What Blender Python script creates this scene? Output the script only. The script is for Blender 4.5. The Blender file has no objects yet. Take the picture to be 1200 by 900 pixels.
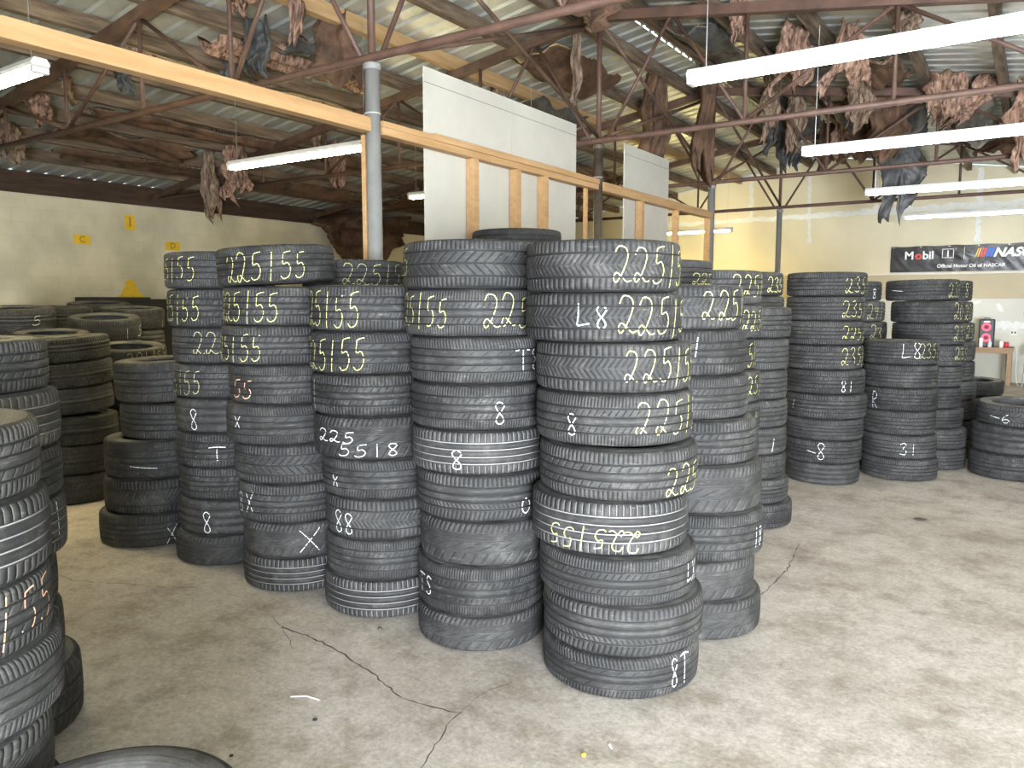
import bpy, bmesh, math, random
import numpy as np
from mathutils import Vector, Matrix
random.seed(11)
scene = bpy.context.scene
COL = scene.collection

# ------------------------------------------------------------------ camera
cam_d = bpy.data.cameras.new('camera')
cam = bpy.data.objects.new('camera', cam_d)
COL.objects.link(cam)
cam_d.sensor_fit = 'HORIZONTAL'
cam_d.sensor_width = 36.0
cam_d.lens = 36.0 * 900.0 / 1200.0
cam_d.clip_start = 0.05
cam.location = (0.0, 0.0, 1.68)
cam.rotation_euler = (math.radians(90 - 6.2), 0.0, math.radians(34.0))
scene.camera = cam

# ------------------------------------------------------------------ view, world, daylight
scene.view_settings.view_transform = 'Standard'
scene.view_settings.look = 'None'
scene.view_settings.gamma = 1.0
scene.view_settings.use_curve_mapping = False
scene.view_settings.exposure = 0.8
W = bpy.data.worlds.new('sky')
scene.world = W
W.use_nodes = True
bg = W.node_tree.nodes['Background']
bg.inputs[0].default_value = (0.80, 0.90, 1.0, 1)
bg.inputs[1].default_value = 2.2
DAY_W = 2250.0
TUBE_RIGHT, TUBE_LEFT, TUBE_FAR = 24.0, 56.0, 84.0
dl = bpy.data.lights.new('door_daylight', 'AREA')
dl.shape = 'RECTANGLE'
dl.size, dl.size_y = 2.7, 2.0
dl.energy = DAY_W
dl.color = (0.82, 0.89, 1.0)
dlo = bpy.data.objects.new('door_daylight', dl)
dlo.location = (2.95, -2.95, 1.05)
dlo.rotation_euler = (math.radians(90), 0, 0)       # shines along +Y through the open door
COL.objects.link(dlo)

# ------------------------------------------------------------------ room dimensions
XW, XR, YF, YB = -12.8, 4.7, -2.6, 18.8       # left wall, right wall, front wall, back wall
XP = -4.05                                    # ridge, pole row and partition line
SL = 0.15
def chord_z(x): return 4.72 - SL * abs(x - XP)
def deck_z(x): return 4.93 - SL * abs(x - XP)
POLE_Y = (4.2, 7.7, 11.3, 15.0)
CHORD_B = 3.42                                # centre height of the bottom chords

# ------------------------------------------------------------------ helpers
def material(name, c1, c2=None, rough=0.7, metal=0.0, scale=8.0, detail=6.0, bump=0.0, bscale=None, emit=None, lo=0.35, hi=0.65, stretch=None, spec=0.5, rand=0.0):
    m = bpy.data.materials.new(name); m.use_nodes = True
    nt = m.node_tree; N = nt.nodes; L = nt.links
    b = N['Principled BSDF']
    b.inputs['Roughness'].default_value = rough
    b.inputs['Metallic'].default_value = metal
    b.inputs['Specular IOR Level'].default_value = spec
    b.inputs['Base Color'].default_value = (*c1, 1)
    if c2 is not None or bump:
        tc = N.new('ShaderNodeTexCoord')
        mp = N.new('ShaderNodeMapping')
        if stretch: mp.inputs['Scale'].default_value = stretch
        L.new(tc.outputs['Object'], mp.inputs['Vector'])
        src = mp.outputs['Vector']
        if rand:
            oi = N.new('ShaderNodeObjectInfo'); ad = N.new('ShaderNodeVectorMath'); ad.operation = 'ADD'
            sc_ = N.new('ShaderNodeMath'); sc_.operation = 'MULTIPLY'; sc_.inputs[1].default_value = 37.0
            L.new(oi.outputs['Random'], sc_.inputs[0]); L.new(src, ad.inputs[0]); L.new(sc_.outputs[0], ad.inputs[1])
            src = ad.outputs[0]
    if c2 is not None:
        nz = N.new('ShaderNodeTexNoise'); nz.inputs['Scale'].default_value = scale; nz.inputs['Detail'].default_value = detail
        nz.inputs['Roughness'].default_value = 0.65
        L.new(src, nz.inputs['Vector'])
        rp = N.new('ShaderNodeValToRGB')
        rp.color_ramp.elements[0].position = lo; rp.color_ramp.elements[0].color = (*c1, 1)
        rp.color_ramp.elements[1].position = hi; rp.color_ramp.elements[1].color = (*c2, 1)
        L.new(nz.outputs['Fac'], rp.inputs['Fac']); L.new(rp.outputs['Color'], b.inputs['Base Color'])
    if bump:
        n2 = N.new('ShaderNodeTexNoise'); n2.inputs['Scale'].default_value = bscale or scale * 3; n2.inputs['Detail'].default_value = 5
        L.new(src, n2.inputs['Vector'])
        bp = N.new('ShaderNodeBump'); bp.inputs['Strength'].default_value = bump; bp.inputs['Distance'].default_value = 0.02
        L.new(n2.outputs['Fac'], bp.inputs['Height']); L.new(bp.outputs['Normal'], b.inputs['Normal'])
    if emit:
        b.inputs['Emission Color'].default_value = (*emit[0], 1); b.inputs['Emission Strength'].default_value = emit[1]
    return m

def link(name, me, mats=(), parent=None, smooth=False):
    o = bpy.data.objects.new(name, me)
    COL.objects.link(o)
    for m in (mats if isinstance(mats, (list, tuple)) else [mats]):
        if m: me.materials.append(m)
    if parent: o.parent = parent
    if smooth: me.polygons.foreach_set('use_smooth', np.ones(len(me.polygons), dtype=bool))
    return o
def tag(o, label=None, cat=None, group=None, kind=None):
    if label: o['label'] = label
    if cat: o['category'] = cat
    if group: o['group'] = group
    if kind: o['kind'] = kind
    return o
def empty(name, loc, rot=(0, 0, 0)):
    o = bpy.data.objects.new(name, None); COL.objects.link(o)
    o.location = loc; o.rotation_euler = rot; o.empty_display_size = 0.1
    return o
class MB:
    """collects vertices and faces of one mesh"""
    def __init__(s): s.v = []; s.f = []
    def box(s, lo, hi):
        b = len(s.v)
        for z in (lo[2], hi[2]):
            for x, y in ((lo[0], lo[1]), (hi[0], lo[1]), (hi[0], hi[1]), (lo[0], hi[1])): s.v.append((x, y, z))
        s.f += [tuple(b + i for i in q) for q in ((0, 3, 2, 1), (4, 5, 6, 7), (0, 1, 5, 4), (1, 2, 6, 5), (2, 3, 7, 6), (3, 0, 4, 7))]
        return s
    def bar(s, p, q, w, h=None):
        """rectangular bar from p to q, h is the size towards up"""
        h = h or w
        p, q = Vector(p), Vector(q); d = (q - p).normalized()
        up = Vector((0, 0, 1)) if abs(d.z) < .95 else Vector((0, 1, 0))
        r = d.cross(up).normalized(); u = r.cross(d).normalized(); b = len(s.v)
        for c in (p, q):
            for a, e in ((-1, -1), (1, -1), (1, 1), (-1, 1)): s.v.append(tuple(c + r * (a * w / 2) + u * (e * h / 2)))
        s.f += [tuple(b + i for i in f) for f in ((0, 1, 2, 3), (4, 7, 6, 5), (0, 4, 5, 1), (1, 5, 6, 2), (2, 6, 7, 3), (3, 7, 4, 0))]
        return s
    def tube(s, pts, r, n=8, cap=True):
        pts = [Vector(p) for p in pts]; b0 = len(s.v)
        rs = r if isinstance(r, (list, tuple)) else [r] * len(pts)
        for i, p in enumerate(pts):
            d = (pts[min(i + 1, len(pts) - 1)] - pts[max(i - 1, 0)]).normalized()
            up = Vector((0, 0, 1)) if abs(d.z) < .9 else Vector((0, 1, 0))
            a = d.cross(up).normalized(); c = a.cross(d).normalized()
            for k in range(n):
                t = 2 * math.pi * k / n
                s.v.append(tuple(p + a * (math.cos(t) * rs[i]) + c * (math.sin(t) * rs[i])))
        for i in range(len(pts) - 1):
            for k in range(n):
                k2 = (k + 1) % n
                s.f.append((b0 + i * n + k, b0 + i * n + k2, b0 + (i + 1) * n + k2, b0 + (i + 1) * n + k))
        if cap:
            s.f.append(tuple(b0 + k for k in range(n))[::-1]); e = b0 + (len(pts) - 1) * n
            s.f.append(tuple(e + k for k in range(n)))
        return s
    def lathe(s, prof, n=24, c=(0, 0, 0), cap=False):
        b = len(s.v)
        for r, z in prof:
            for k in range(n):
                t = 2 * math.pi * k / n; s.v.append((c[0] + r * math.cos(t), c[1] + r * math.sin(t), c[2] + z))
        for i in range(len(prof) - 1):
            for k in range(n):
                k2 = (k + 1) % n; s.f.append((b + i * n + k, b + i * n + k2, b + (i + 1) * n + k2, b + (i + 1) * n + k))
        if cap:
            s.f.append(tuple(b + k for k in range(n))[::-1]); e = b + (len(prof) - 1) * n; s.f.append(tuple(e + k for k in range(n)))
        return s
    def grid(s, P):
        """P[i][j] points"""
        b = len(s.v); ni, nj = len(P), len(P[0])
        for row in P: s.v += [tuple(p) for p in row]
        for i in range(ni - 1):
            for j in range(nj - 1): s.f.append((b + i * nj + j, b + i * nj + j + 1, b + (i + 1) * nj + j + 1, b + (i + 1) * nj + j))
        return s
    def mesh(s, name):
        me = bpy.data.meshes.new(name); me.from_pydata(s.v, [], s.f); me.update(); return me
    def build(s, name, mats, parent=None, smooth=False, bevel=0):
        o = link(name, s.mesh(name), mats, parent, smooth)
        if bevel:
            bm = o.modifiers.new('bevel', 'BEVEL'); bm.width = bevel; bm.segments = 2; bm.limit_method = 'ANGLE'
        return o
CRACKS = [([(-3.121, 2.496), (-2.881, 2.499), (-2.687, 2.471), (-2.459, 2.415), (-2.347, 2.383), (-2.13, 2.313), (-1.995, 2.321), (-1.85, 2.354)], 0.012), ([(-1.85, 2.354), (-1.828, 2.254), (-1.787, 2.152), (-1.771, 2.082), (-1.724, 1.955)], 0.011), ([(-1.85, 2.354), (-1.859, 2.471), (-1.852, 2.58), (-1.813, 2.688)], 0.005), ([(-4.917, 2.234), (-4.709, 2.233), (-4.419, 2.361), (-4.115, 2.5), (-3.981, 2.59)], 0.006), ([(-1.193, 4.328), (-1.185, 4.526), (-1.179, 4.829), (-1.209, 5.12), (-1.244, 5.398)], 0.01), ([(-2.872, 2.368), (-3.121, 2.496), (-3.28, 2.558)], 0.004)]
TIRES = [
('A',-1.588,3.072,0.338,1.715,1.930,1,0,0,'black tire chalked 225/55, topmost of the foremost stack',[["225/55",-0.981,0.157,0.844,0.2547,"y",0]]),
('A',-1.583,3.075,0.346,1.510,1.715,1,0,0,'black tire chalked 225/55, second down of the foremost stack',[["L8",-1.43,0.262,0.75,0.217,"w",0],["225/55",-0.92,0.168,0.884,0.2488,"y",0]]),
('A',-1.544,3.095,0.343,1.300,1.510,1,0,0,'black tire chalked 225/55, third down of the foremost stack',[["225/55",-0.98,0.214,0.871,0.2272,"y",0]]),
('A',-1.538,3.098,0.349,1.080,1.300,2,0,0,'black tire chalked 225/55, fourth down of the foremost stack',[["8",-1.709,0.201,0.627,0.2003,"w",0],["225/55",-0.843,0.237,0.875,0.2433,"y",0]]),
('A',-1.519,3.107,0.353,0.853,1.080,0,1.0,0.3,'black tire chalked 225/55, fifth down of the foremost stack',[["225/55",-0.5,0.1,0.673,0.2264,"y",0]]),
('A',-1.550,3.091,0.353,0.612,0.853,7,-0.8,0.4,'dusty tire chalked upside down, sixth down of the foremost stack',[["225/55",-1.919,0.1,0.497,0.1981,"y",1]]),
('A',-1.516,3.108,0.355,0.406,0.612,2,0,0,'black tire chalked LX, seventh down of the foremost stack',[["LX",-0.116,0.259,0.746,0.1408,"w",0]]),
('A',-1.490,3.121,0.362,0.189,0.406,4,0,0,'black tire, eighth down of the foremost stack',[]),
('A',-1.498,3.117,0.357,0.000,0.189,8,0,0,'black tire chalked 8T, bottom one of the foremost stack',[["8T",-0.48,0.18,0.9,0.1679,"w",0]]),
('B',-2.305,3.071,0.341,1.735,1.961,3,0,0,'black tire chalked 25, topmost of the second front-row stack',[["25",-2.499,0.292,0.856,0.2346,"f",0]]),
('B',-2.302,3.073,0.341,1.514,1.735,2,0,0,'black tire chalked 225/55, second down of the second front-row stack',[["225/55",-2.45,0.212,0.875,0.1994,"y",0],["225/55",-0.805,0.196,0.892,0.2639,"y",0]]),
('B',-2.281,3.089,0.341,1.295,1.514,8,0,0,'black tire chalked T8, third down of the second front-row stack',[["T8",-0.422,0.253,0.705,0.2639,"w",0]]),
('B',-2.281,3.089,0.341,1.077,1.295,2,0,0,'black tire chalked 8, fourth down of the second front-row stack',[["8",-0.762,0.148,0.621,0.2199,"w",0]]),
('B',-2.280,3.090,0.341,0.868,1.077,7,0,0,'dusty tire chalked 8, fifth down of the second front-row stack',[["8",-1.374,0.137,0.563,0.2493,"w",0]]),
('B',-2.262,3.103,0.341,0.644,0.868,4,0,0,'black tire chalked 0, sixth down of the second front-row stack',[["0",-0.42,0.129,0.461,0.2053,"w",0]]),
('B',-2.250,3.111,0.341,0.428,0.644,5,0,0,'scuffed tire, seventh down of the second front-row stack',[]),
('B',-2.276,3.092,0.325,0.175,0.428,2,0.8,0.6,'black tire chalked TS, eighth down of the second front-row stack',[["TS",-2.162,0.277,0.686,0.2154,"w",0]]),
('B',-2.277,3.092,0.325,0.000,0.175,5,0,0,'scuffed tire, bottom one of the second front-row stack',[]),
('C',-3.001,3.079,0.338,1.524,1.761,0,0,0,'black tire chalked 225/55, topmost of the third front-row stack',[["225/55",-2.32,0.1,0.843,0.2247,"y",0]]),
('C',-3.003,3.077,0.338,1.301,1.524,8,0,0,'black tire chalked 225/55, second down of the third front-row stack',[["225/55",-2.226,0.1,0.835,0.2247,"y",0]]),
('C',-2.998,3.082,0.338,1.084,1.301,0,0,0,'black tire chalked 1, third down of the third front-row stack',[["1",-2.101,0.1,0.83,0.1774,"w",0]]),
('C',-2.993,3.087,0.338,0.855,1.084,5,0,0,'scuffed tire chalked 5518, fourth down of the third front-row stack',[["225",-1.863,0.4,0.682,0.2513,"w",0],["5518",-1.431,0.1,0.395,0.2513,"w",0]]),
('C',-2.965,3.114,0.338,0.645,0.855,8,0,0,'black tire chalked 8, fifth down of the third front-row stack',[["8",-1.776,0.276,0.647,0.207,"w",0]]),
('C',-2.956,3.123,0.338,0.428,0.645,1,0,0,'black tire chalked 88, sixth down of the third front-row stack',[["88",-1.807,0.102,0.634,0.2365,"w",0]]),
('C',-2.957,3.122,0.338,0.210,0.428,2,0,0,'black tire, seventh down of the third front-row stack',[]),
('C',-2.968,3.111,0.338,0.000,0.210,7,0,0,'dusty tire, bottom one of the third front-row stack',[]),
('D',-3.709,3.026,0.335,1.760,1.976,8,0,-3.2,'black tire chalked 225/55, topmost of the fourth front-row stack',[["225/55",-1.61,0.1,0.811,0.2415,"y",0]]),
('D',-3.696,3.041,0.336,1.541,1.760,0,0,0,'black tire chalked 225/55, second down of the fourth front-row stack',[["225/55",-2.08,0.1,0.811,0.2261,"y",0]]),
('D',-3.708,3.027,0.336,1.320,1.541,0,0,0,'black tire chalked 225/55, third down of the fourth front-row stack',[["225/55",-2.298,0.102,0.764,0.2201,"y",0]]),
('D',-3.684,3.056,0.336,1.096,1.320,2,0,0,'black tire chalked 55, fourth down of the fourth front-row stack',[["55",-1.819,0.169,0.621,0.2677,"o",0]]),
('D',-3.698,3.038,0.336,0.864,1.096,8,0,0,'black tire chalked X, fifth down of the fourth front-row stack',[["X",-1.68,0.409,0.752,0.2082,"w",0]]),
('D',-3.674,3.068,0.336,0.638,0.864,3,0,0,'black tire, sixth down of the fourth front-row stack',[]),
('D',-3.667,3.076,0.336,0.410,0.638,0,0,0,'black tire chalked 8X, seventh down of the fourth front-row stack',[["8X",-1.98,0.228,0.758,0.2528,"w",0]]),
('D',-3.651,3.095,0.336,0.204,0.410,5,0,0,'scuffed tire chalked X, eighth down of the fourth front-row stack',[["X",-0.795,0.175,0.81,0.4462,"w",0]]),
('D',-3.656,3.089,0.336,0.000,0.204,7,0,0,'dusty tire, bottom one of the fourth front-row stack',[]),
('E',-4.396,3.126,0.339,1.753,1.983,2,0,0,'black tire chalked 225/55, topmost of the fifth front-row stack',[["225/55",-2.317,0.225,0.849,0.2121,"y",0]]),
('E',-4.391,3.133,0.339,1.515,1.753,0,0,0,'black tire chalked 225/55, second down of the fifth front-row stack',[["225/55",-2.283,0.173,0.827,0.2121,"y",0]]),
('E',-4.379,3.149,0.339,1.290,1.515,0,0,0,'black tire chalked 225/55, third down of the fifth front-row stack',[["225/55",-1.276,0.293,0.9,0.2504,"f",0]]),
('E',-4.382,3.145,0.339,1.074,1.290,2,0,0,'black tire chalked 225/55, fourth down of the fifth front-row stack',[["225/55",-2.357,0.111,0.798,0.2062,"f",0]]),
('E',-4.379,3.149,0.339,0.855,1.074,9,0,0,'smooth tire chalked 8, fifth down of the fifth front-row stack',[["8",-1.439,0.103,0.748,0.2504,"w",0]]),
('E',-4.385,3.141,0.339,0.634,0.855,0,0,0,'black tire chalked T, sixth down of the fifth front-row stack',[["T",-1.02,0.207,0.647,0.3536,"w",0]]),
('E',-4.376,3.154,0.339,0.427,0.634,0,0,0,'black tire, seventh down of the fifth front-row stack',[]),
('E',-4.382,3.146,0.339,0.198,0.427,9,0,0,'smooth tire chalked 8, eighth down of the fifth front-row stack',[["8",-1.25,0.121,0.752,0.2504,"w",0]]),
('E',-4.400,3.121,0.339,0.000,0.198,5,0,0,'scuffed tire, bottom one of the fifth front-row stack',[]),
('F',-5.098,3.173,0.357,0.983,1.284,2,0,-1.6,'black tire, topmost of the five-tire front-row stack',[]),
('F',-5.086,3.192,0.357,0.736,0.983,0,0,0,'black tire, second down of the five-tire front-row stack',[]),
('F',-5.146,3.095,0.357,0.471,0.736,2,0,0,'black tire chalked with a dash, third down of the five-tire front-row stack',[["-",-1.127,0.156,0.511,0.5319,"w",0]]),
('F',-5.153,3.084,0.357,0.226,0.471,1,0,0,'black tire, fourth down of the five-tire front-row stack',[]),
('F',-5.173,3.049,0.357,0.000,0.226,0,0,0,'black tire chalked X, bottom one of the five-tire front-row stack',[["X",-0.371,0.1,0.65,0.252,"w",0]]),
('G',-6.754,3.267,0.344,1.160,1.360,4,0.5,-4,'black tire, topmost of the shadowed leaning stack behind the left-edge stacks',[]),
('G',-6.747,3.281,0.344,0.950,1.160,0,0.5,-4,'black tire, second down of the shadowed leaning stack behind the left-edge stacks',[]),
('G',-6.752,3.272,0.344,0.730,0.950,8,0.5,-4,'black tire, third down of the shadowed leaning stack behind the left-edge stacks',[]),
('G',-6.743,3.291,0.344,0.490,0.730,8,0,0,'black tire, fourth down of the shadowed leaning stack behind the left-edge stacks',[]),
('G',-6.748,3.279,0.344,0.245,0.490,2,0,0,'black tire, fifth down of the shadowed leaning stack behind the left-edge stacks',[]),
('G',-6.754,3.266,0.344,0.000,0.245,3,0,0,'black tire, bottom one of the shadowed leaning stack behind the left-edge stacks',[]),
('H',-1.535,3.791,0.338,1.540,1.757,1,0,0,'black tire chalked 225/55, topmost of the stack right behind the foremost stack',[["225/55",-0.802,0.203,0.853,0.2515,"y",0]]),
('H',-1.516,3.798,0.338,1.316,1.540,0,0,0,'black tire chalked with a slash, second down of the stack right behind the foremost stack',[["/",-1.016,0.437,0.837,0.1479,"w",0]]),
('H',-1.498,3.806,0.338,1.103,1.316,2,0,0,'black tire, third down of the stack right behind the foremost stack',[]),
('H',-1.456,3.822,0.338,0.879,1.103,0,0,0,'black tire, fourth down of the stack right behind the foremost stack',[]),
('H',-1.425,3.834,0.338,0.640,0.879,5,0,0,'scuffed tire, fifth down of the stack right behind the foremost stack',[]),
('H',-1.409,3.840,0.338,0.400,0.640,2,0,0,'black tire chalked 18, sixth down of the stack right behind the foremost stack',[["18",-0.245,0.218,0.661,0.1479,"w",0]]),
('H',-1.445,3.826,0.338,0.197,0.400,5,0,0,'scuffed tire, seventh down of the stack right behind the foremost stack',[]),
('H',-1.410,3.839,0.338,0.000,0.197,5,0,0,'scuffed tire, bottom one of the stack right behind the foremost stack',[]),
('J',-1.826,5.139,0.334,1.655,1.878,0,0,0,'black tire chalked 225/55, topmost of the third stack along the aisle',[["225/55",-0.839,0.241,0.847,0.2545,"y",0]]),
('J',-1.824,5.140,0.334,1.434,1.655,2,0,0,'black tire chalked 225/55, second down of the third stack along the aisle',[["225/55",-0.583,0.225,0.848,0.2246,"y",0]]),
('J',-1.853,5.130,0.334,1.223,1.434,1,0,0,'black tire chalked 5/55, third down of the third stack along the aisle',[["5/55",-0.267,0.108,0.827,0.2096,"y",0]]),
('J',-1.820,5.142,0.334,1.004,1.223,8,0,0,'black tire chalked 25/55, fourth down of the third stack along the aisle',[["25/55",-0.411,0.271,0.84,0.1946,"y",0]]),
('J',-1.812,5.144,0.334,0.789,1.004,3,0,0,'black tire chalked 1, fifth down of the third stack along the aisle',[["1",-0.211,0.271,0.699,0.1497,"f",0]]),
('J',-1.816,5.143,0.334,0.566,0.789,9,0,0,'smooth tire, sixth down of the third stack along the aisle',[]),
('J',-1.803,5.147,0.334,0.342,0.566,3,0,0,'black tire, seventh down of the third stack along the aisle',[]),
('J',-1.790,5.152,0.334,0.000,0.342,9,0,0,'smooth tire, bottom one of the third stack along the aisle',[]),
('K',-1.807,5.826,0.338,1.408,1.633,0,0,0,'black tire, topmost of the fourth stack along the aisle',[]),
('K',-1.816,5.824,0.338,1.175,1.408,0,0,0,'black tire, second down of the fourth stack along the aisle',[]),
('K',-1.819,5.823,0.338,0.959,1.175,0,0,0,'black tire, third down of the fourth stack along the aisle',[]),
('K',-1.812,5.825,0.338,0.753,0.959,0,0,0,'black tire, fourth down of the fourth stack along the aisle',[]),
('K',-1.810,5.825,0.338,0.552,0.753,9,0,0,'smooth tire chalked with a slash, fifth down of the fourth stack along the aisle',[["/",-0.581,0.185,0.627,0.1777,"w",0]]),
('K',-1.809,5.826,0.338,0.369,0.552,3,0,0,'black tire, sixth down of the fourth stack along the aisle',[]),
('K',-1.785,5.833,0.338,0.187,0.369,4,0,0,'black tire, seventh down of the fourth stack along the aisle',[]),
('K',-1.754,5.843,0.338,0.000,0.187,1,0,0,'black tire, bottom one of the fourth stack along the aisle',[]),
('L',-1.600,7.598,0.348,1.719,1.937,0,0,0,'black tire chalked 235/55, topmost of the stack beside the six-tire stack',[["235/55",-0.884,0.137,0.79,0.244,"y",0]]),
('L',-1.605,7.597,0.342,1.500,1.719,0,0,0,'black tire chalked 235/55, second down of the stack beside the six-tire stack',[["235/55",-0.919,0.141,0.794,0.2482,"y",0]]),
('L',-1.603,7.597,0.344,1.279,1.500,0,0,0,'black tire chalked 225/55, third down of the stack beside the six-tire stack',[["225/55",-0.896,0.247,0.797,0.2329,"y",0]]),
('L',-1.597,7.598,0.341,1.057,1.279,0,0,0,'black tire chalked 235/55, fourth down of the stack beside the six-tire stack',[["235/55",-0.906,0.214,0.9,0.2347,"y",0]]),
('L',-1.581,7.602,0.349,0.835,1.057,0,0,0,'black tire chalked 81, fifth down of the stack beside the six-tire stack',[["81",-0.976,0.115,0.599,0.2007,"w",0]]),
('L',-1.565,7.605,0.357,0.610,0.835,4,0,0,'black tire chalked with a slash, sixth down of the stack beside the six-tire stack',[["/",-2.321,0.371,0.725,0.1681,"w",0]]),
('L',-1.574,7.603,0.347,0.413,0.610,8,0,0,'black tire, seventh down of the stack beside the six-tire stack',[]),
('L',-1.576,7.603,0.345,0.199,0.413,0,0,0,'black tire chalked 8, eighth down of the stack beside the six-tire stack',[["-8",-1.818,0.184,0.9,0.2901,"w",0]]),
('L',-1.571,7.604,0.327,0.000,0.199,9,0,0,'smooth tire, bottom one of the stack beside the six-tire stack',[]),
('M',-1.023,8.171,0.325,1.086,1.307,0,0,0,'black tire chalked 235/55, topmost of the six-tire stack below the banner',[["L8",-1.441,0.258,0.896,0.2923,"w",0],["235/55",-0.95,0.304,0.9,0.2154,"f",0]]),
('M',-1.019,8.171,0.325,0.871,1.086,0,0,0,'black tire, second down of the six-tire stack below the banner',[]),
('M',-1.008,8.173,0.325,0.656,0.871,0,0,0,'black tire chalked R, third down of the six-tire stack below the banner',[["R",-2.267,0.1,0.797,0.2615,"w",0]]),
('M',-1.015,8.172,0.325,0.431,0.656,0,0,0,'black tire, fourth down of the six-tire stack below the banner',[]),
('M',-0.997,8.174,0.325,0.209,0.431,0,0,0,'black tire chalked 31, fifth down of the six-tire stack below the banner',[["31",-1.428,0.192,0.699,0.2615,"w",0]]),
('M',-0.987,8.175,0.335,0.000,0.209,0,0,0,'black tire, bottom one of the six-tire stack below the banner',[]),
('P',-0.942,8.869,0.336,1.674,1.896,0,0,-1.2,'black tire chalked 235, topmost of the stack behind the six-tire stack',[["-",-2.38,0.346,0.654,0.4164,"w",0],["235",-0.698,0.149,0.819,0.2231,"f",0]]),
('P',-0.886,8.874,0.336,1.459,1.674,8,0,0,'black tire chalked 20, second down of the stack behind the six-tire stack',[["20",-0.705,0.188,0.884,0.2082,"f",0]]),
('P',-0.867,8.876,0.336,1.244,1.459,0,0,0,'black tire chalked 235/55, third down of the stack behind the six-tire stack',[["235/55",-0.738,0.184,0.881,0.2082,"f",0]]),
('P',-0.848,8.878,0.336,1.035,1.244,3,0,0,'black tire chalked 235/55, fourth down of the stack behind the six-tire stack',[["235/55",-0.741,0.312,0.9,0.2082,"f",0]]),
('P',-0.880,8.875,0.336,0.824,1.035,0,0,0,'black tire, fifth down of the stack behind the six-tire stack',[]),
('P',-0.875,8.875,0.336,0.613,0.824,4,0,0,'black tire, sixth down of the stack behind the six-tire stack',[]),
('P',-0.849,8.878,0.336,0.412,0.613,8,0,0,'black tire, seventh down of the stack behind the six-tire stack',[]),
('P',-0.808,8.882,0.336,0.209,0.412,0,0,0,'black tire, eighth down of the stack behind the six-tire stack',[]),
('P',-0.804,8.882,0.336,0.000,0.209,0,0,0,'black tire, bottom one of the stack behind the six-tire stack',[]),
('Q',-0.014,8.802,0.390,0.509,0.733,3,2,0,'black tire chalked 6, topmost of the low stack in front of the work table',[["-6",-2.31,0.205,0.603,0.2564,"w",0]]),
('Q',-0.050,8.802,0.390,0.243,0.509,9,0,0,'smooth tire, second down of the low stack in front of the work table',[]),
('Q',-0.057,8.802,0.390,0.000,0.243,8,0,0,'black tire, bottom one of the low stack in front of the work table',[]),
('A2',-3.325,4.994,0.345,2.008,2.210,2,0,0,'black tire, topmost of the tall stack peeping over the foremost two',[]),
('A2',-3.331,4.986,0.345,1.785,2.008,2,0,0,'black tire hidden low in the tall stack peeping over the foremost two',[]),
('A2',-3.327,4.987,0.345,1.562,1.785,4,0,0,'black tire hidden low in the tall stack peeping over the foremost two',[]),
('A2',-3.334,4.992,0.345,1.339,1.562,8,0,0,'black tire hidden low in the tall stack peeping over the foremost two',[]),
('A2',-3.317,5.000,0.345,1.116,1.339,2,0,0,'black tire hidden low in the tall stack peeping over the foremost two',[]),
('A2',-3.320,4.989,0.345,0.893,1.116,9,0,0,'black tire hidden low in the tall stack peeping over the foremost two',[]),
('A2',-3.324,4.990,0.345,0.669,0.893,8,0,0,'black tire hidden low in the tall stack peeping over the foremost two',[]),
('A2',-3.332,4.986,0.345,0.446,0.669,0,0,0,'black tire hidden low in the tall stack peeping over the foremost two',[]),
('A2',-3.331,5.003,0.345,0.223,0.446,0,0,0,'black tire hidden low in the tall stack peeping over the foremost two',[]),
('A2',-3.319,5.000,0.345,0.000,0.223,0,0,0,'black tire hidden low in the tall stack peeping over the foremost two',[]),
('C2',-3.833,3.763,0.342,1.740,1.944,8,0,0,'black tire chalked 225/55, topmost of the dim stack in front of the grey pole',[["225/55",-1.0,0.213,0.847,0.263,"f",0]]),
('C2',-3.827,3.757,0.342,1.523,1.740,3,0,0,'black tire hidden low in the dim stack in front of the grey pole',[]),
('C2',-3.837,3.766,0.342,1.305,1.523,8,0,0,'black tire hidden low in the dim stack in front of the grey pole',[]),
('C2',-3.829,3.770,0.342,1.088,1.305,8,0,0,'black tire hidden low in the dim stack in front of the grey pole',[]),
('C2',-3.826,3.755,0.342,0.870,1.088,9,0,0,'black tire hidden low in the dim stack in front of the grey pole',[]),
('C2',-3.831,3.766,0.342,0.653,0.870,0,0,0,'black tire hidden low in the dim stack in front of the grey pole',[]),
('C2',-3.833,3.757,0.342,0.435,0.653,2,0,0,'black tire hidden low in the dim stack in front of the grey pole',[]),
('C2',-3.834,3.755,0.342,0.218,0.435,4,0,0,'black tire hidden low in the dim stack in front of the grey pole',[]),
('C2',-3.825,3.770,0.342,0.000,0.218,9,0,0,'black tire hidden low in the dim stack in front of the grey pole',[]),
('H2',-1.940,4.445,0.341,1.735,1.918,8,0,0,'black tire chalked 225/55, topmost of the stack peeping out behind the foremost one',[["225/55",-0.489,0.216,0.561,0.2343,"f",0]]),
('H2',-1.939,4.441,0.341,1.518,1.735,0,0,0,'black tire hidden low in the stack peeping out behind the foremost one',[]),
('H2',-1.932,4.447,0.341,1.301,1.518,3,0,0,'black tire hidden low in the stack peeping out behind the foremost one',[]),
('H2',-1.932,4.452,0.341,1.084,1.301,1,0,0,'black tire hidden low in the stack peeping out behind the foremost one',[]),
('H2',-1.940,4.443,0.341,0.867,1.084,8,0,0,'black tire hidden low in the stack peeping out behind the foremost one',[]),
('H2',-1.938,4.444,0.341,0.650,0.867,1,0,0,'black tire hidden low in the stack peeping out behind the foremost one',[]),
('H2',-1.947,4.441,0.341,0.434,0.650,1,0,0,'black tire hidden low in the stack peeping out behind the foremost one',[]),
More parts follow.
